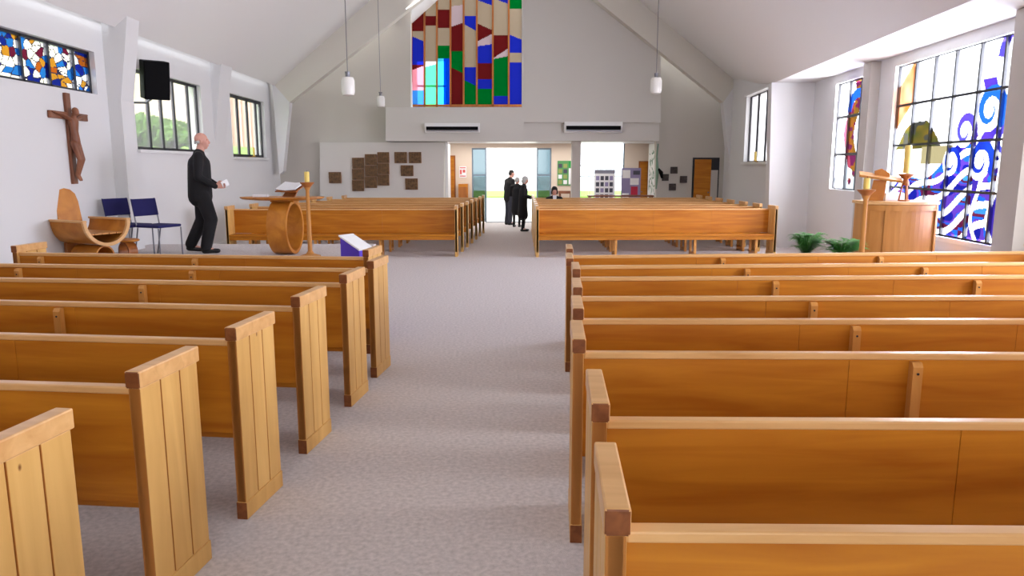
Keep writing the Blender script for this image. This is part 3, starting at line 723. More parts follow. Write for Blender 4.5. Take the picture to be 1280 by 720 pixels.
# ferns left of the ambo
def fern(loc, h, sp, n, label, seed):
    rnd = random.Random(seed); e = empty('potted_fern', loc, label, 'fern', 'ferns beside the ambo')
    MB().lathe([(.09, 0), (.13, .14), (.135, .16), (.11, .16)], seg=20).build('pot', W_DARK, e, 'auto')
    m = MB(); bm = m.bm
    for k in range(n):
        q = rnd.random() * 2 * PI; ln = sp * (.6 + rnd.random() * .6); hz = h * (.5 + rnd.random() * .55); prev = None
        N = 11
        for i in range(N):
            t = i / (N - 1); p = Vector((math.cos(q) * ln * t ** 1.1, math.sin(q) * ln * t ** 1.1, .15 + hz * math.sin(t * 2.1) / 1.0 * .85))
            d = Vector((math.cos(q), math.sin(q), .2)); sd = Vector((-math.sin(q), math.cos(q), .15))
            w = .075 * math.sin(PI * (t * .9 + .08)) + .006
            if i:
                for s in (-1, 1):
                    tip = p + sd * s * w + d * .03; bm.faces.new([bm.verts.new(v) for v in (p - d * .012, p + d * .012, tip)])
                    mid = (p + prev) / 2; tip = mid + sd * s * w + d * .03; bm.faces.new([bm.verts.new(v) for v in (mid - d * .012, mid + d * .012, tip)])
                bm.faces.new([bm.verts.new(v) for v in (prev - sd * .003, prev + sd * .003, p + sd * .003, p - sd * .003)])
            prev = p
    m.build('fronds', LEAF, e)
f1 = atY(1007, 315, 9.6); f2 = atY(1052, 315, 9.25)
fern((f1.x, f1.y, PZ + .001), .36, .24, 60, 'green fern nearer the far pews, the left one of the pair', 3)
fern((f2.x, f2.y, PZ + .001), .31, .26, 70, 'green fern touching the candle stand by the ambo', 5)

# crucifix
c_t, c_b = atX(88, 117, XL + .03), atX(92, 230, XL + .03)
cy = atX(86, 146, XL + .03).y; zt_, zb_ = c_t.z, c_b.z; zx = atX(86, 145, XL + .03).z
cr = empty('crucifix', (XL + .002, cy, zb_), 'carved wooden crucifix hanging on the white left wall', 'crucifix')
H_ = zt_ - zb_
MB().box(0, .045, -.055, .055, 0, H_, .006).build('upright', W_CRUX, cr)
MB().box(.002, .047, -.46, -.056, zx - zb_ - .05, zx - zb_ + .05, .006).build('arm', W_CRUX, cr)
MB().box(.002, .047, .056, .46, zx - zb_ - .05, zx - zb_ + .05, .006).build('arm', W_CRUX, cr)

# ------------------------------------------------------------------ bodies
def capsule(m, p0, p1, r0, r1, k=(1, 1), seg=14, upv=None):
    """tapered capsule ; r radii ; k scales (side, depth) of the section"""
    p0, p1 = Vector(p0), Vector(p1); d = (p1 - p0); L = d.length or 1e-4; d.normalize()
    a = Vector(upv) if upv else Vector((1, 0, 0))
    a = a - d * a.dot(d)
    if a.length < .05: a = Vector((0, 1, 0)) - d * d.y
    a.normalize(); b = d.cross(a); rings = []
    prof = [(-math.cos(t) * r0, math.sin(t) * r0) for t in (.25, .7, 1.15)] + [(0, r0)] + [(L, r1)] + [(L + math.cos(t) * r1, math.sin(t) * r1) for t in (1.15, .7, .25)]
    bm = m.bm
    for h, r in prof: rings.append([bm.verts.new(p0 + d * h + (a * k[0] * math.cos(q) + b * k[1] * math.sin(q)) * r) for q in [2 * PI * j / seg for j in range(seg)]])
    for i in range(len(rings) - 1):
        for j in range(seg): bm.faces.new((rings[i][j], rings[i][(j + 1) % seg], rings[i + 1][(j + 1) % seg], rings[i + 1][j]))
    bm.faces.new(rings[0][::-1]); bm.faces.new(rings[-1])
def remesh(m, name, mt, parent, vox, sm=4):
    o = m.build(name, mt, None)
    r = o.modifiers.new('r', 'REMESH'); r.mode = 'VOXEL'; r.voxel_size = vox
    s = o.modifiers.new('s', 'SMOOTH'); s.factor = .5; s.iterations = sm
    dg = bpy.context.evaluated_depsgraph_get(); dg.update()
    me = bpy.data.meshes.new_from_object(o.evaluated_get(dg)); o.modifiers.clear(); o.data = me
    for p in me.polygons: p.use_smooth = True
    if parent: o.parent = parent
    return o
def figure(loc, rz, hgt, J, label, dress, hair=None, vox=.012, fine=.006, open_hand=True, shoes=True):
    """J: joints in figure frame (z up, +y facing, +x its right... units of metres for a 1.75 m person)"""
    k = hgt / 1.75
    e = empty('person', loc, label, 'person', rz=rz)
    V = {n: Vector(v) * k for n, v in J.items()}
    m = MB(); hd = V['head']; f = V['face'].normalized(); upn = (hd - V['neck']).normalized(); sd = f.cross(upn).normalized(); upn = sd.cross(f)
    def hp(a, b, c): return hd + sd * a * k + f * b * k + upn * c * k
    def ell(c, rx, ry, rz_):
        b = bmesh.new(); bmesh.ops.create_uvsphere(b, u_segments=20, v_segments=14, radius=1)
        Mx = Matrix((sd, f, upn)).transposed().to_4x4(); Mx.translation = c
        m._add(b, Mx @ Matrix.Diagonal((rx * k, ry * k, rz_ * k, 1)))
    ell(hp(0, -.012, .03), .074, .092, .085); ell(hp(0, .022, -.035), .058, .068, .078)
    ell(hp(0, .04, -.092), .032, .035, .028)                      # chin
    ell(hp(0, .094, -.022), .012, .020, .024); ell(hp(0, .085, -.006), .009, .014, .03)    # nose
    ell(hp(0, .082, -.062), .026, .012, .007); ell(hp(0, .080, -.074), .021, .012, .006)  # lips
    ell(hp(0, .078, .022), .05, .014, .010)                       # brow
    for s in (-1, 1):
        ell(hp(s * .076, -.005, -.012), .010, .018, .030); ell(hp(s * .034, .05, -.03), .024, .03, .025)
        ell(hp(s * .028, .078, .004), .012, .008, .008)
    capsule(m, hd - upn * .06 * k - f * .01 * k, V['neck'] - Vector((0, 0, .05 * k)), .055 * k, .062 * k)
    capsule(m, V['neck'] - Vector((0, 0, .1 * k)), V['pelvis'], .10 * k, .11 * k, (1.25, .8))
    for s in 'lr':
        capsule(m, V['sh_' + s], V['el_' + s], .045 * k, .036 * k); capsule(m, V['el_' + s], V['wr_' + s], .035 * k, .024 * k)
        if 'kn_' + s in V:
            capsule(m, V['hip_' + s], V['kn_' + s], .07 * k, .048 * k); capsule(m, V['kn_' + s], V['an_' + s], .046 * k, .034 * k)
            capsule(m, V['an_' + s], V['an_' + s] + Vector((0, .12, -.045)) * k, .032 * k, .025 * k)
        w = V['wr_' + s]; fd = V['hand_' + s].normalized(); pn = fd.cross(Vector((0, 0, 1))); pn = pn.normalized() if pn.length > .2 else Vector((1, 0, 0))
        if s == 'r': pn = -pn
        sdv = fd.cross(pn).normalized()
        if sdv.z < 0: sdv = -sdv
        capsule(m, w, w + fd * .075 * k, .024 * k, .030 * k, (.5, 1.3), upv=pn)
        for q, (o_, L_) in enumerate(((.030, .070), (.010, .078), (-.010, .072), (-.029, .058))):
            b0 = w + fd * .085 * k + sdv * o_ * k; c1 = b0 + (fd * .85 - pn * .25).normalized() * L_ * .5 * k; c2 = c1 + (fd * .55 - pn * .8).normalized() * L_ * .5 * k
            capsule(m, b0 - fd * .02 * k, c1, .0095 * k, .0085 * k, seg=8); capsule(m, c1, c2, .0085 * k, .007 * k, seg=8)
        t0 = w + fd * .025 * k + sdv * .03 * k; t1 = t0 + (fd * .7 + sdv * .7).normalized() * .04 * k; t2 = t1 + (fd * .9 - pn * .4).normalized() * .03 * k
        capsule(m, t0, t1, .013 * k, .010 * k, seg=8); capsule(m, t1, t2, .010 * k, .008 * k, seg=8)
    body = remesh(m, 'body', SKIN, e, fine, 3)
    for pname, mt, caps, vx in dress(V, k): 
        mm = MB()
        for c in caps: capsule(mm, *c[:4], **(c[4] if len(c) > 4 else {}))
        remesh(mm, pname, mt, e, vx, 3)
    if hair:
        mm = MB(); mt, kind = hair
        def ell2(c, rx, ry, rz_):
            b = bmesh.new(); bmesh.ops.create_uvsphere(b, u_segments=20, v_segments=14, radius=1)
            Mx = Matrix((sd, f, upn)).transposed().to_4x4(); Mx.translation = c
            mm._add(b, Mx @ Matrix.Diagonal((rx * k, ry * k, rz_ * k, 1)))
        if kind == 'fringe':
            for s in (-1, 1): ell2(hp(s * .066, -.045, -.02), .011, .034, .026)
            ell2(hp(0, -.09, -.02), .055, .018, .03)
        elif kind == 'short': ell2(hp(0, -.02, .048), .080, .092, .078); ell2(hp(0, -.055, 0), .076, .055, .075)
        else:
            ell2(hp(0, -.022, .045), .088, .100, .088); ell2(hp(0, -.06, -.03), .086, .06, .10)
            for s in (-1, 1): ell2(hp(s * .075, -.01, -.035), .02, .045, .07)
        remesh(mm, 'hair', mt, e, .01, 2)
    return e
def suit(jm=CLOTH, tm=CLOTH, coat=0.0, skirt=0, bulk=1.0):
    def f(V, k):
        n, p = V['neck'], V['pelvis']; ch_ = n + (p - n) * .33; wa = n + (p - n) * .72
        jk = [(n - Vector((0, 0, .035 * k)), ch_, .085 * k, .125 * bulk * k, dict(k=(1.4, .98))), (ch_, wa, .125 * bulk * k, .13 * bulk * k, dict(k=(1.28, 1.06))), (wa, p - Vector((0, 0, (.10 + coat) * k)), .13 * bulk * k, .135 * bulk * k, dict(k=(1.25, 1.06)))]
        for s in 'lr':
            jk += [(V['sh_' + s], V['el_' + s], .072 * k, .058 * k), (V['el_' + s], V['wr_' + s], .056 * k, .042 * k), (n - Vector((0, 0, .03 * k)), V['sh_' + s], .06 * k, .068 * k)]
        out = [('jacket', jm, jk, .014 * k)]
        if skirt:
            out.append(('stockings', tm, [c for s in 'lr' for c in ((V['kn_' + s], V['an_' + s], .053 * k, .042 * k),)], .012 * k))
            out.append(('skirt', tm, [(p, p - Vector((0, 0, skirt * k)), .14 * k, .18 * k, dict(k=(1.15, .95)))], .016 * k))
        else:
            tr = [(p + Vector((0, 0, .03 * k)), p - Vector((0, 0, .05 * k)), .13 * k, .13 * k, dict(k=(1.2, .95)))]
            for s in 'lr':
                if 'kn_' + s in V: tr += [(V['hip_' + s], V['kn_' + s], .098 * bulk * k, .080 * bulk * k), (V['kn_' + s], V['an_' + s] + Vector((0, 0, .02 * k)), .079 * bulk * k, .068 * bulk * k)]
            out.append(('trousers', tm, tr, .014 * k))
        for s in 'lr':
            if 'an_' + s in V:
                a = V['an_' + s]; t = V.get('toe_' + s, Vector((0, 1, 0)) * k).normalized()
                out.append(('shoe', SHOE, [(a + Vector((0, 0, -.045 * k)) - t * .03 * k, a + Vector((0, 0, -.05 * k)) + t * .16 * k, .042 * k, .034 * k, dict(k=(1, 1)))], .01 * k))
        return out
    return f
# priest walking to the right (+x of the room). figure frame: +y = facing
PR = dict(head=(0, .05, 1.635), face=(.05, 1, .0), neck=(0, .0, 1.48), pelvis=(0, -.02, .93),
          sh_l=(-.19, 0, 1.41), sh_r=(.19, 0, 1.41), el_l=(-.22, .0, 1.13), el_r=(.23, -.02, 1.12), wr_l=(-.14, .20, 1.00), wr_r=(.19, .20, .985),
          hand_l=(.5, 1, -.1), hand_r=(0, 1, .05), hip_l=(-.09, 0, .88), hip_r=(.09, 0, .88), kn_l=(-.09, -.02, .49), kn_r=(.09, .11, .50), an_l=(-.09, -.20, .11), an_r=(.09, .02, .085), toe_l=(0, 1, -.12), toe_r=(0, 1, 0))
pp = atZ(258, 316, PZ)
ph = atY(255, 166, pp.y).z - PZ
pe = figure((atY(256, 300, pp.y).x, pp.y, PZ), R(-72), ph, PR, 'bald man in a black suit walking right past the left wall, small papers in hand', suit(bulk=1.2), (GREYHAIR, 'fringe'), fine=.0055)
k_ = ph / 1.75
MB().box(-.004, .004, -.055, .055, -.02, .075).xf(xfm((.185 * k_, .345 * k_, 1.0 * k_), .5, .4)).build('held_papers', PAPER, None)
hp_ = bpy.data.objects['held_papers']; hp_.location = pe.location; hp_.rotation_euler = pe.rotation_euler
tag(hp_, 'small folded white papers held in the hand of the bald man', 'papers')

def stand(dx=0, lean=0): return dict(head=(0, .04 + lean, 1.62), face=(dx, 1, -.25), neck=(0, lean * .7, 1.475), pelvis=(0, -.02, .93),
          sh_l=(-.19, lean * .6, 1.40), sh_r=(.19, lean * .6, 1.40), el_l=(-.25, .02, 1.12), el_r=(.24, .02, 1.12), wr_l=(-.10, .24, 1.08), wr_r=(.12, .24, 1.06),
          hand_l=(.6, .8, 0), hand_r=(-.6, .8, 0), hip_l=(-.09, 0, .88), hip_r=(.09, 0, .88), kn_l=(-.10, .02, .48), kn_r=(.10, .02, .48), an_l=(-.10, -.02, .085), an_r=(.10, -.02, .085))
def place(px, pyf, Y): p = atZ(px, pyf, 0); return p
mp_ = place(634, 281, 0); hm = atY(640, 212, mp_.y).z
figure((atY(636, 280, mp_.y).x, mp_.y, 0), R(-60), hm, stand(.2, .07), 'tall man in a black jacket and grey trousers standing in the bright doorway', suit(CLOTH, TROUS), (DARKHAIR, 'short'), fine=.011)
wp = place(652, 289, 0); hw_ = atY(655, 220, wp.y).z
figure((wp.x + .05, wp.y, 0), R(-100), hw_, stand(0, .02), 'grey haired woman in a knee length black coat, hands forward, before the doorway', suit(CLOTH, CLOTH, .1, .42), (GREYHAIR, 'bob'), fine=.011)
figure((atY(646, 280, 21.3).x, 21.3, 0), R(-20), atY(646, 221, 21.3).z, stand(.3, .03), 'white haired person in black between the tall man and the woman', suit(CLOTH, CLOTH, .1, .35), (GREYHAIR, 'short'), fine=.011)
# seated person at the rear of the right block
SEAT = dict(head=(0, .03, 1.20), face=(.0, 1, -.15), neck=(0, 0, 1.05), pelvis=(0, 0, .52),
            sh_l=(-.17, 0, .98), sh_r=(.17, 0, .98), el_l=(-.21, .08, .74), el_r=(.21, .08, .74), wr_l=(-.08, .28, .70), wr_r=(.08, .28, .70), hand_l=(.5, .9, 0), hand_r=(-.5, .9, 0),
            hip_l=(-.09, .04, .52), hip_r=(.09, .04, .52), kn_l=(-.09, .40, .52), kn_r=(.09, .40, .52), an_l=(-.09, .40, .09), an_r=(.09, .40, .09))
SY = 14.5 + .84 * 6 - .21
sp_ = atY(693, 240, SY)
se = figure((sp_.x, SY, -.03), PI, 1.75 * (atY(693, 232, SY).z) / 1.32, SEAT, 'dark haired person in a dark jacket and white shirt sitting in the rear right pew', suit(), (DARKHAIR, 'bob'), fine=.011)
MB().prism([(-.035, .135, .80), (.035, .135, .80), (.05, .10, 1.02), (-.05, .10, 1.02)], (0, .02, 0)).build('shirt_front', SHIRT, se)

# carved corpus on the crucifix (facing +x)
m = MB(); zz = zx - zb_
def cc(a, b, r0, r1, **k): capsule(m, (.085 + a[0], a[1], a[2]), (.085 + b[0], b[1], b[2]), r0, r1, **k)
cc((.035, .015, zz + .045), (.03, .015, zz + .075), .046, .046); cc((.02, 0, zz + .02), (.01, 0, zz - .05), .03, .035)
cc((0, 0, zz - .08), (.0, 0, zz - .22), .085, .065, k=(.7, 1.05)); cc((0, 0, zz - .22), (0, .01, zz - .36), .062, .075, k=(.8, 1))
for s in (-1, 1):
    cc((0, s * .07, zz - .05), (-.015, s * .22, zz + .0), .03, .023); cc((-.015, s * .22, zz), (-.03, s * .38, zz + .03), .023, .016); cc((-.03, s * .38, zz + .03), (-.03, s * .43, zz + .035), .018, .012)
    cc((0, s * .04, zz - .38), (.05, .02 + s * .035, zz - .60), .05, .036); cc((.05, .02 + s * .035, zz - .60), (-.005, s * .018, zz - .82), .035, .022)
    cc((-.005, s * .018, zz - .82), (.03, s * .018, zz - .89), .022, .016)
cb = remesh(m, 'carved_figure', W_CRUX, cr, .007, 3)

# ------------------------------------------------------------------ things on walls and ceiling
# loudspeaker on the first left pier
lp = atY(195, 100, 12.9)
ls = empty('loudspeaker', (lp.x, 12.85, atY(195, 100, 12.85).z), 'black loudspeaker box mounted high on the left wall beside the window', 'loudspeaker', rz=R(38))
hs = .31
MB().prism([(-.20, -.16, -hs), (.20, -.16, -hs), (.20, .14, -hs), (-.20, .14, -hs)], (0, -.0, 2 * hs)).xf(xfm((0, 0, 0), 0, R(10))).build('cabinet', BLACK, ls, bevel=.015)
MB().box(-.185, .185, -.172, -.162, -hs + .02, hs - .02, .003).xf(xfm((0, 0, 0), 0, R(10))).build('grille', BLACK, ls)
MB().tube([(0, .08, -.26), (-.1, .25, -.36), (-.32, .35, -.36)], .02).build('bracket', CHROME, ls)

def pendant(px, py, Y, h, label, topz):
    p = atY(px, py, Y); e = empty('pendant_lamp', (p.x, Y, p.z), label, 'lamp', 'white pendant lamps')
    s = h / 2
    MB().lathe([(.3 * s, -s), (.62 * s, -s * .92), (.72 * s, -s * .6), (.72 * s, s * .6), (.6 * s, s * .93), (.3 * s, s)], seg=24).build('globe', GLOBE, e, 'auto')
    MB().lathe([(.25 * s, s), (.25 * s, s + .05), (.05, s + .09)], seg=16).build('cap', CHROME, e, 'auto')
    MB().tube([(0, 0, s + .08), (0, 0, topz(p.x) - p.z)], .007, 8).build('cord', CHROME, e)
lz = lambda x: EZ + (RZ - EZ) * (x - EL.x) / (RX - EL.x) - .01
pendant(435, 108, 14.0, .34, 'white cylinder pendant lamp hanging nearest on the left side', lz)
pendant(476, 127, 19.0, .28, 'small white pendant lamp farther back, left of the balcony', lz)
pendant(820, 107, 17.0, .36, 'white cylinder pendant lamp on the right of the blank high wall', lambda x: RZ + (E2.z - RZ) * (x - RX) / (E2.x - RX) - .0)

def heater(x0, x1, y0, y1, Y, label):
    a, b = atY(x0, y0, Y), atY(x1, y1, Y); w = b.x - a.x; h = a.z - b.z
    e = empty('air_conditioner', ((a.x + b.x) / 2, Y, b.z), label, 'air conditioner', 'wall air conditioners')
    MB().prism([(-w / 2, 0, 0), (-w / 2, -.10, 0), (-w / 2, -.15, h * .45), (-w / 2, -.15, h), (-w / 2, 0, h)], (w, 0, 0)).build('case', WHITE, e, bevel=.01)
    MB().box(-w / 2 + .05, w / 2 - .05, -.165, -.152, h * .25, h * .62).build('grille', BLACK, e)
    MB().box(-w / 2 + .05, w / 2 - .05, -.17, -.155, h * .12, h * .2).build('louvre', CHROME, e)
heater(531, 600, 154, 166, 20.445, 'long white air conditioner on the balcony front, left one')
heater(705, 777, 152.5, 166, 20.6, 'long white air conditioner with dark slot on the right bulkhead')

# skylight opening in the gallery ceiling, drawn as a glowing strip
gp = [atY(488, 29, 20.49), atY(660, -107, 20.49), atY(513, 31, 23.0)]; gn = (gp[1] - gp[0]).cross(gp[2] - gp[0]).normalized()
def on_gallery(x, y): d = ray(x, y); return CAM + d * ((gp[0] - CAM).dot(gn) / d.dot(gn)) * .995
sk = MB().prism([on_gallery(506, 13), on_gallery(513, 12), on_gallery(536, -4), on_gallery(526, -4)], (0, 0, .01)).build('gallery_skylight', mat('skylight_glow', (1, 1, 1), emit=4))
tag(sk, 'bright skylight patch on the sloping gallery ceiling, drawn as a glowing strip', 'skylight')

def plaque(x0, y0, x1, y1, Y, label, group, mt, cat='plaque'):
    a, b = atY(x0, y0, Y), atY(x1, y1, Y)
    e = empty('wall_plaque', ((a.x + b.x) / 2, Y, (a.z + b.z) / 2), label, cat, group)
    w, h = (b.x - a.x) / 2, (a.z - b.z) / 2
    MB().box(-w, w, -.03, 0, -h, h, .004).build('backing', STEEL if mt is TILED else W_DARK, e)
    m = MB(); rnd = random.Random(int(x0 * 7 + y0)); n = 5
    for i in range(n):
        for j in range(n):
            q0, q1 = -w + .004 + (2 * w - .008) * i / n, -w + .004 + (2 * w - .008) * (i + 1) / n; r0_, r1_ = -h + .004 + (2 * h - .008) * j / n, -h + .004 + (2 * h - .008) * (j + 1) / n
            m.box(q0, q1, -.035 - rnd.random() * .025, -.031, r0_, r1_)
    m.build('relief', mt, e)
YP = 20.749
cols = [(440, 197, 239), (456, 192.5, 235), (471.5, 190, 232)]
rown = ['top', 'middle', 'bottom']; coln = ['left', 'middle', 'right']
for c, (x, t, b) in enumerate(cols):
    for r in range(3):
        plaque(x + .15, t + (b - t) * r / 3 + .15, x + 15.4, t + (b - t) * (r + 1) / 3 - .15, YP, 'brown carved tile, %s tile of the %s column in the big stepped wall panel' % (rown[r], coln[c]), 'tiles of the stepped wall panel', TILE)
for q, lab in (((411, 215, 427, 229), 'single brown carved plaque alone at the left end of the wall'), ((493, 190, 509, 204), 'brown carved plaque, upper left of the four loose ones'), ((511, 190, 527, 204), 'brown carved plaque, upper right of the four loose ones'), ((501, 206.5, 517, 220), 'brown carved plaque, third down of the four loose ones'), ((506.5, 223, 522.5, 237), 'brown carved plaque, lowest of the four loose ones')):
    plaque(*q, YP, lab, 'brown plaques on the left wall panel', TILE)
for q, lab in (((838, 208.5, 846.5, 217), 'small dark square plaque, topmost of the diamond near the wooden door'), ((827.5, 217.5, 835.5, 226), 'small dark square plaque, leftmost of the diamond'), ((850, 220, 858.5, 228.5), 'small dark square plaque, rightmost of the diamond'), ((836, 229.5, 844.5, 238), 'small dark square plaque, lowest of the diamond')):
    plaque(*q, YF - .001, lab, 'small dark plaques by the far right door', TILED)

# far right wooden door, slightly open, with the grey inner leaf
a, b = atY(866, 197, YF), atY(897, 250, YF)
d = bpy.data.objects.new('door_1', None); col.objects.link(d); d['kind'] = S; d.location = (0, 0, 0)
MB().box(a.x, b.x, YF - .02, YF - .004, 0, a.z).build('door_frame', STEEL, d)
MB().box(a.x + .05, b.x - .24, YF - .06, YF - .024, .01, a.z - .05, .004).build('door_leaf', W_BACK, d)
MB().box(b.x - .235, b.x - .04, YF - .045, YF - .024, .01, a.z - .35).build('door_side_panel', GREYP, d)
MB().tube([(b.x - .30, YF - .09, 1.0), (b.x - .30, YF - .062, 1.0)], .02).build('door_handle', CHROME, d)

# ---- foyer
# entrance doors (open) : side lights
fr_m = mat('pale_frame', srgb(120, 135, 150), .4)
for n_, (x0_, x1_) in enumerate(((588, 607), (672, 691))):
    A0, A1 = fb(x0_, 0).x, fb(x1_, 0).x; d = bpy.data.objects.new('door_%d' % (n_ + 2), None); col.objects.link(d); d['kind'] = S
    m = MB()
    for xx in (A0, A1 - .04): m.box(xx, xx + .04, YB + .02, YB + .08, 0, zd)
    for z_ in (0.02, fb(0, 220).z, zd - .05): m.box(A0 + .04, A1 - .04, YB + .02, YB + .08, z_, z_ + .05)
    m.build('door_frame', fr_m, d)
    MB().box(A0 + .04, A1 - .04, YB + .045, YB + .055, .05, zd - .05).build('door_glass', TINT, d)
box('trim_16', STEEL, door_l, door_r, YB - .02, YB + .18, .001, .02, kind=S)
# window right of the pillar
d = bpy.data.objects.new('window_10', None); col.objects.link(d); d['kind'] = S
m = MB()
for z_ in (fb(0, 207).z, fb(0, 220.5).z): m.box(bw_l, bw_r, YB + .05, YB + .1, z_ - .015, z_ + .015)
m.box(bw_l - .0, bw_l + .04, YB + .05, YB + .1, .55, zt); m.box(bw_r - .04, bw_r, YB + .05, YB + .1, .55, zt)
m.build('window_frame', fr_m, d)
MB().box(bw_l + .04, bw_r - .04, YB + .07, YB + .08, .55, zt).build('window_glass', CLEAR, d)
# doors in the foyer
def flatdoor(name, x0_, x1_, yt, Y, mt):
    A0, A1 = atY(x0_, yt, Y), atY(x1_, yt, Y); d = bpy.data.objects.new(name, None); col.objects.link(d); d['kind'] = S
    MB().box(A0.x - .04, A1.x + .04, Y - .02, Y - .002, 0, A0.z + .04).build('door_frame', W_DARK, d)
    MB().box(A0.x, A1.x, Y - .05, Y - .022, .01, A0.z, .003).build('door_leaf', W_BACK, d)
    MB().tube([(A0.x + .06, Y - .08, .95), (A0.x + .06, Y - .051, .95)], .018).build('door_handle', CHROME, d)
flatdoor('door_4', 560, 567.5, 196, YB - .003, W_BACK)
flatdoor('door_5', 800, 809, 203, YB - .003, W_BACK)
# cabinet below the red notice
a, b = atY(573, 230, 22.6), atY(585, 250, 22.6)
cb_ = empty('wooden_cabinet', ((a.x + b.x) / 2, 22.7, 0), 'small wooden cabinet under the red notice in the foyer', 'cabinet')
w = (b.x - a.x) / 2; MB().box(-w, w, -.15, .2, 0, a.z, .006).build('body', W_BACK, cb_)
MB().box(-w + .03, w - .03, -.165, -.152, .05, a.z - .08, .003).build('door', W_DARK, cb_)
MB().ball((w - .06, -.175, a.z * .6), .012).build('knob', CHROME, cb_)
def board(name, x0_, y0_, x1_, y1_, Y, label, cat, cells, base, framem=None):
    a, b = atY(x0_, y0_, Y), atY(x1_, y1_, Y); w, h = (b.x - a.x) / 2, (a.z - b.z) / 2
    e = empty(name, ((a.x + b.x) / 2, Y, (a.z + b.z) / 2), label, cat)
    MB().box(-w, w, -.02, 0, -h, h, .002).build('board', base, e)
    for (u0, v0, u1, v1, mt_, nm) in cells:
        MB().box(-w + 2 * w * u0, -w + 2 * w * u1, -.026, -.021, h - 2 * h * v1, h - 2 * h * v0).build(nm, mt_, e)
    return e, w, h
RED = mat('red_print', srgb(214, 90, 84), .7); GRN = mat('green_board', srgb(90, 150, 90), .8); GR2 = mat('green_header', srgb(40, 150, 70), .8)
PHOTO = mat('dark_photo', srgb(70, 70, 84), .6); OLIV = mat('olive_print', srgb(150, 160, 90), .8); LIL = mat('lilac_board', srgb(150, 140, 180), .8); PNK = mat('crimson_print', srgb(190, 40, 70), .7)
FOLI = mat('sage_leaf', srgb(120, 150, 130), .8)
board('wall_notice', 574, 208, 583, 222, YB - .003, 'small white notice with red print on the foyer wall', 'notice', [(.1, .08, .9, .16, RED, 'print'), (.1, .3, .35, .7, RED, 'print'), (.5, .3, .85, .55, RED, 'print'), (.1, .82, .9, .9, RED, 'print')], PAPER)
rnd = random.Random(4)
cells = [(.72, .0, 1, .25, GR2, 'header')] + [(.05 + .33 * i, .12 + .22 * j, .29 + .33 * i, .28 + .22 * j, [PHOTO, OLIV, PAPER, OLIV][(i * 3 + j) % 4], 'photo') for i in range(2) for j in range(4)] + [(.72, .3, .97, .95, PAPER, 'sheet')]
board('notice_board', 697, 201, 716, 232, YB - .003, 'green framed notice board with pinned papers on the foyer wall', 'notice board', cells, GRN)
# free standing display boards
def display(x0_, y0_, x1_, y1_, Y, label, cells, base):
    e, w, h = board('display_board', x0_, y0_, x1_, y1_, Y, label, 'display board', cells, base)
    zb2 = e.location.z - h
    for s in (-1, 1): MB().box(s * (w - .04) - .015, s * (w - .04) + .015, .001, .03, -e.location.z + .001, h).build('leg', CHROME, e)
cells = [(0, 0, 1, .12, CHROME, 'header')] + [(.08 + .22 * i, .2 + .19 * j, .24 + .22 * i, .33 + .19 * j, PHOTO if (i + j) % 3 else LIL, 'photo') for i in range(4) for j in range(4)]
display(743, 212, 768, 252, 22.3, 'white display board covered in small photographs by the bright window', cells, PAPER)
cells = [(.05, .06, .45, .3, PAPER, 'sheet'), (.6, .08, .95, .2, PHOTO, 'photo'), (.05, .4, .4, .7, LIL, 'photo'), (.45, .3, .9, .5, PAPER, 'sheet'), (.5, .55, .85, .85, PNK, 'poster'), (.05, .75, .4, .95, PAPER, 'sheet')]
display(777, 210, 800, 252, 22.1, 'lilac grey display board with a crimson poster, right of the photo board', cells, LIL)
# low table behind the rear right pews and dark items on it
a, b = atY(735, 244, 21.6), atY(816, 244, 21.6)
tb = empty('foyer_table', ((a.x + b.x) / 2, 21.6, 0), 'long low reddish brown table behind the rear right pews', 'table')
w = (b.x - a.x) / 2; MB().box(-w, w, -.2, .2, a.z - .04, a.z, .006).build('table_top', W_CRUX, tb)
for sx_ in (-1, 1):
    for sy_ in (-1, 1): MB().box(sx_ * (w - .05) - .025, sx_ * (w - .05) + .025, sy_ * .15 - .025, sy_ * .15 + .025, 0, a.z - .041).build('leg', W_CRUX, tb)
a, b = atY(699, 239, 22.3), atY(717, 239, 22.3)
tb = empty('side_table', ((a.x + b.x) / 2, 22.6, 0), 'small dark red side table under the green notice board', 'table')
w = (b.x - a.x) / 2; MB().box(-w, w, -.2, .2, a.z - .08, a.z, .006).build('table_top', W_CRUX, tb)
for sx_ in (-1, 1):
    for sy_ in (-1, 1): MB().box(sx_ * (w - .05) - .02, sx_ * (w - .05) + .02, sy_ * .15 - .02, sy_ * .15 + .02, 0, a.z - .081).build('leg', W_CRUX, tb)
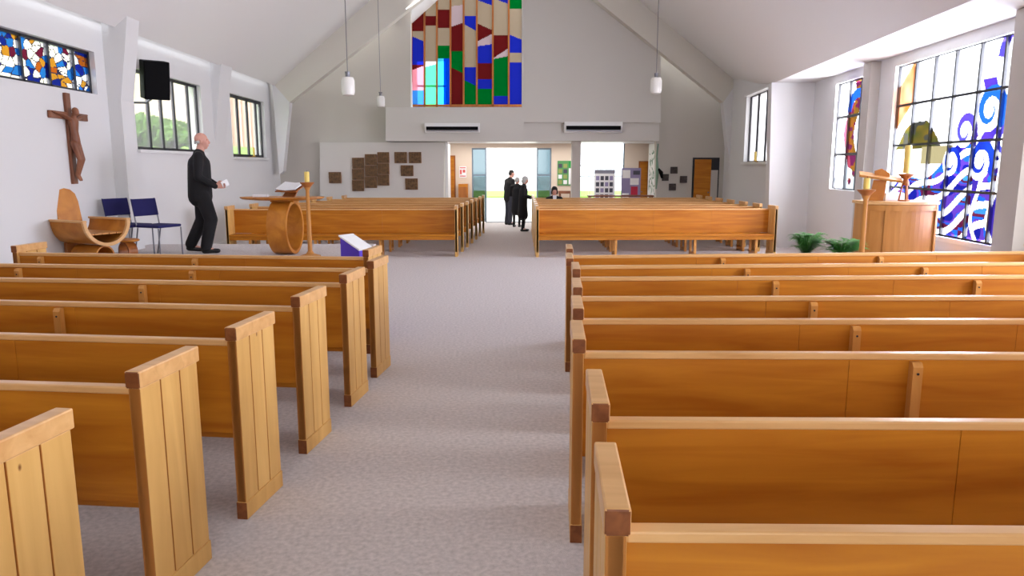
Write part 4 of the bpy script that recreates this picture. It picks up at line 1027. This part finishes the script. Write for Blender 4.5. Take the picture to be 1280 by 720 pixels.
# frosted partition panel with leaf decoration between foyer and nave
p0, p1 = atY(812, 178, 22.6), atY(825, 178, 21.15)
e = empty('foyer_screen', ((p0.x + p1.x) / 2, (p0.y + p1.y) / 2, 0), 'white folding screen panel with sage leaf pattern at the right of the foyer', 'screen', rz=math.atan2(p0.y - p1.y, p0.x - p1.x))
ln = (p1 - p0).length / 2; ln = math.hypot(p1.x - p0.x, p1.y - p0.y) / 2
MB().box(-ln, ln, -.02, .02, .001, zt - .02, .004).build('panel', WHITE, e)
m = MB(); rnd = random.Random(2)
for _ in range(60):
    u, z_ = (rnd.random() * 1.5 - .75) * ln, .9 + rnd.random() * 1.25; r_ = .04 + rnd.random() * .04; q = rnd.random() * 3
    pts = [(u + math.cos(q) * r_ * 1.6, 0, z_ + math.sin(q) * r_ * 1.6), (u - math.sin(q) * r_ * .5, 0, z_ + math.cos(q) * r_ * .5), (u - math.cos(q) * r_ * 1.6, 0, z_ - math.sin(q) * r_ * 1.6), (u + math.sin(q) * r_ * .5, 0, z_ - math.cos(q) * r_ * .5)]
    m.prism([(p[0], .021, p[2]) for p in pts], (0, .003, 0))
m.build('leaf_pattern', FOLI, e)
m = MB().box(0, .03, -.03, 0, .0, 1.1); m.build('coat', BLACK)
bpy.data.objects.remove(bpy.data.objects['coat'])
a = atY(821, 178, 20.95)
vb = empty('wall_hanging', (atY(820.5, 178, 20.9).x, 20.75, 1.1), 'narrow dark vertical hanging beside the leafy screen', 'hanging')
MB().tube([(0, 0, 0), (.02, 0, .5), (-.01, 0, .9), (.02, 0, 1.25)], [.02, .05, .025, .02], 8).build('strip', FOLI, vb)
MB().tube([(.03, 0, .55), (.13, 0, .45), (.16, 0, .3)], [.05, .06, .03], 8).build('branch', BLACK, vb)
# candle sconces under the far side windows
def sconce(p, sgn, label, l2):
    e = empty('candle_bracket', p, label, 'bracket', 'small candle brackets under the far windows')
    MB().box(min(0, sgn * .12), max(0, sgn * .12), -.02, .02, -.012, .0).build('arm', BRASS, e)
    MB().lathe([(.03, 0), (.05, .012), (.05, .018)], (sgn * .13, 0, .001), 16).build('dish', BRASS, e)
    c = empty('small_candle', (p[0] + sgn * .13, p[1], p[2] + .021), l2, 'candle', 'bracket candles')
    MB().lathe([(.025, 0), (.025, .19), (.02, .2)], seg=14).build('wax', WAX, c)
    MB().tube([(0, 0, .198), (0, 0, .215)], .002, 6).build('wick', BLACK, c)
q = atX(311, 196, XL); sconce((XL + .0, q.y, q.z), 1, 'small brass candle bracket under the far left window', 'small yellow candle before the far left window')
q = atPlane(951, 202, IA, IK); sconce((q.x, q.y, q.z), -1, 'small brass candle bracket under the far right window', 'small yellow candle before the far right window')
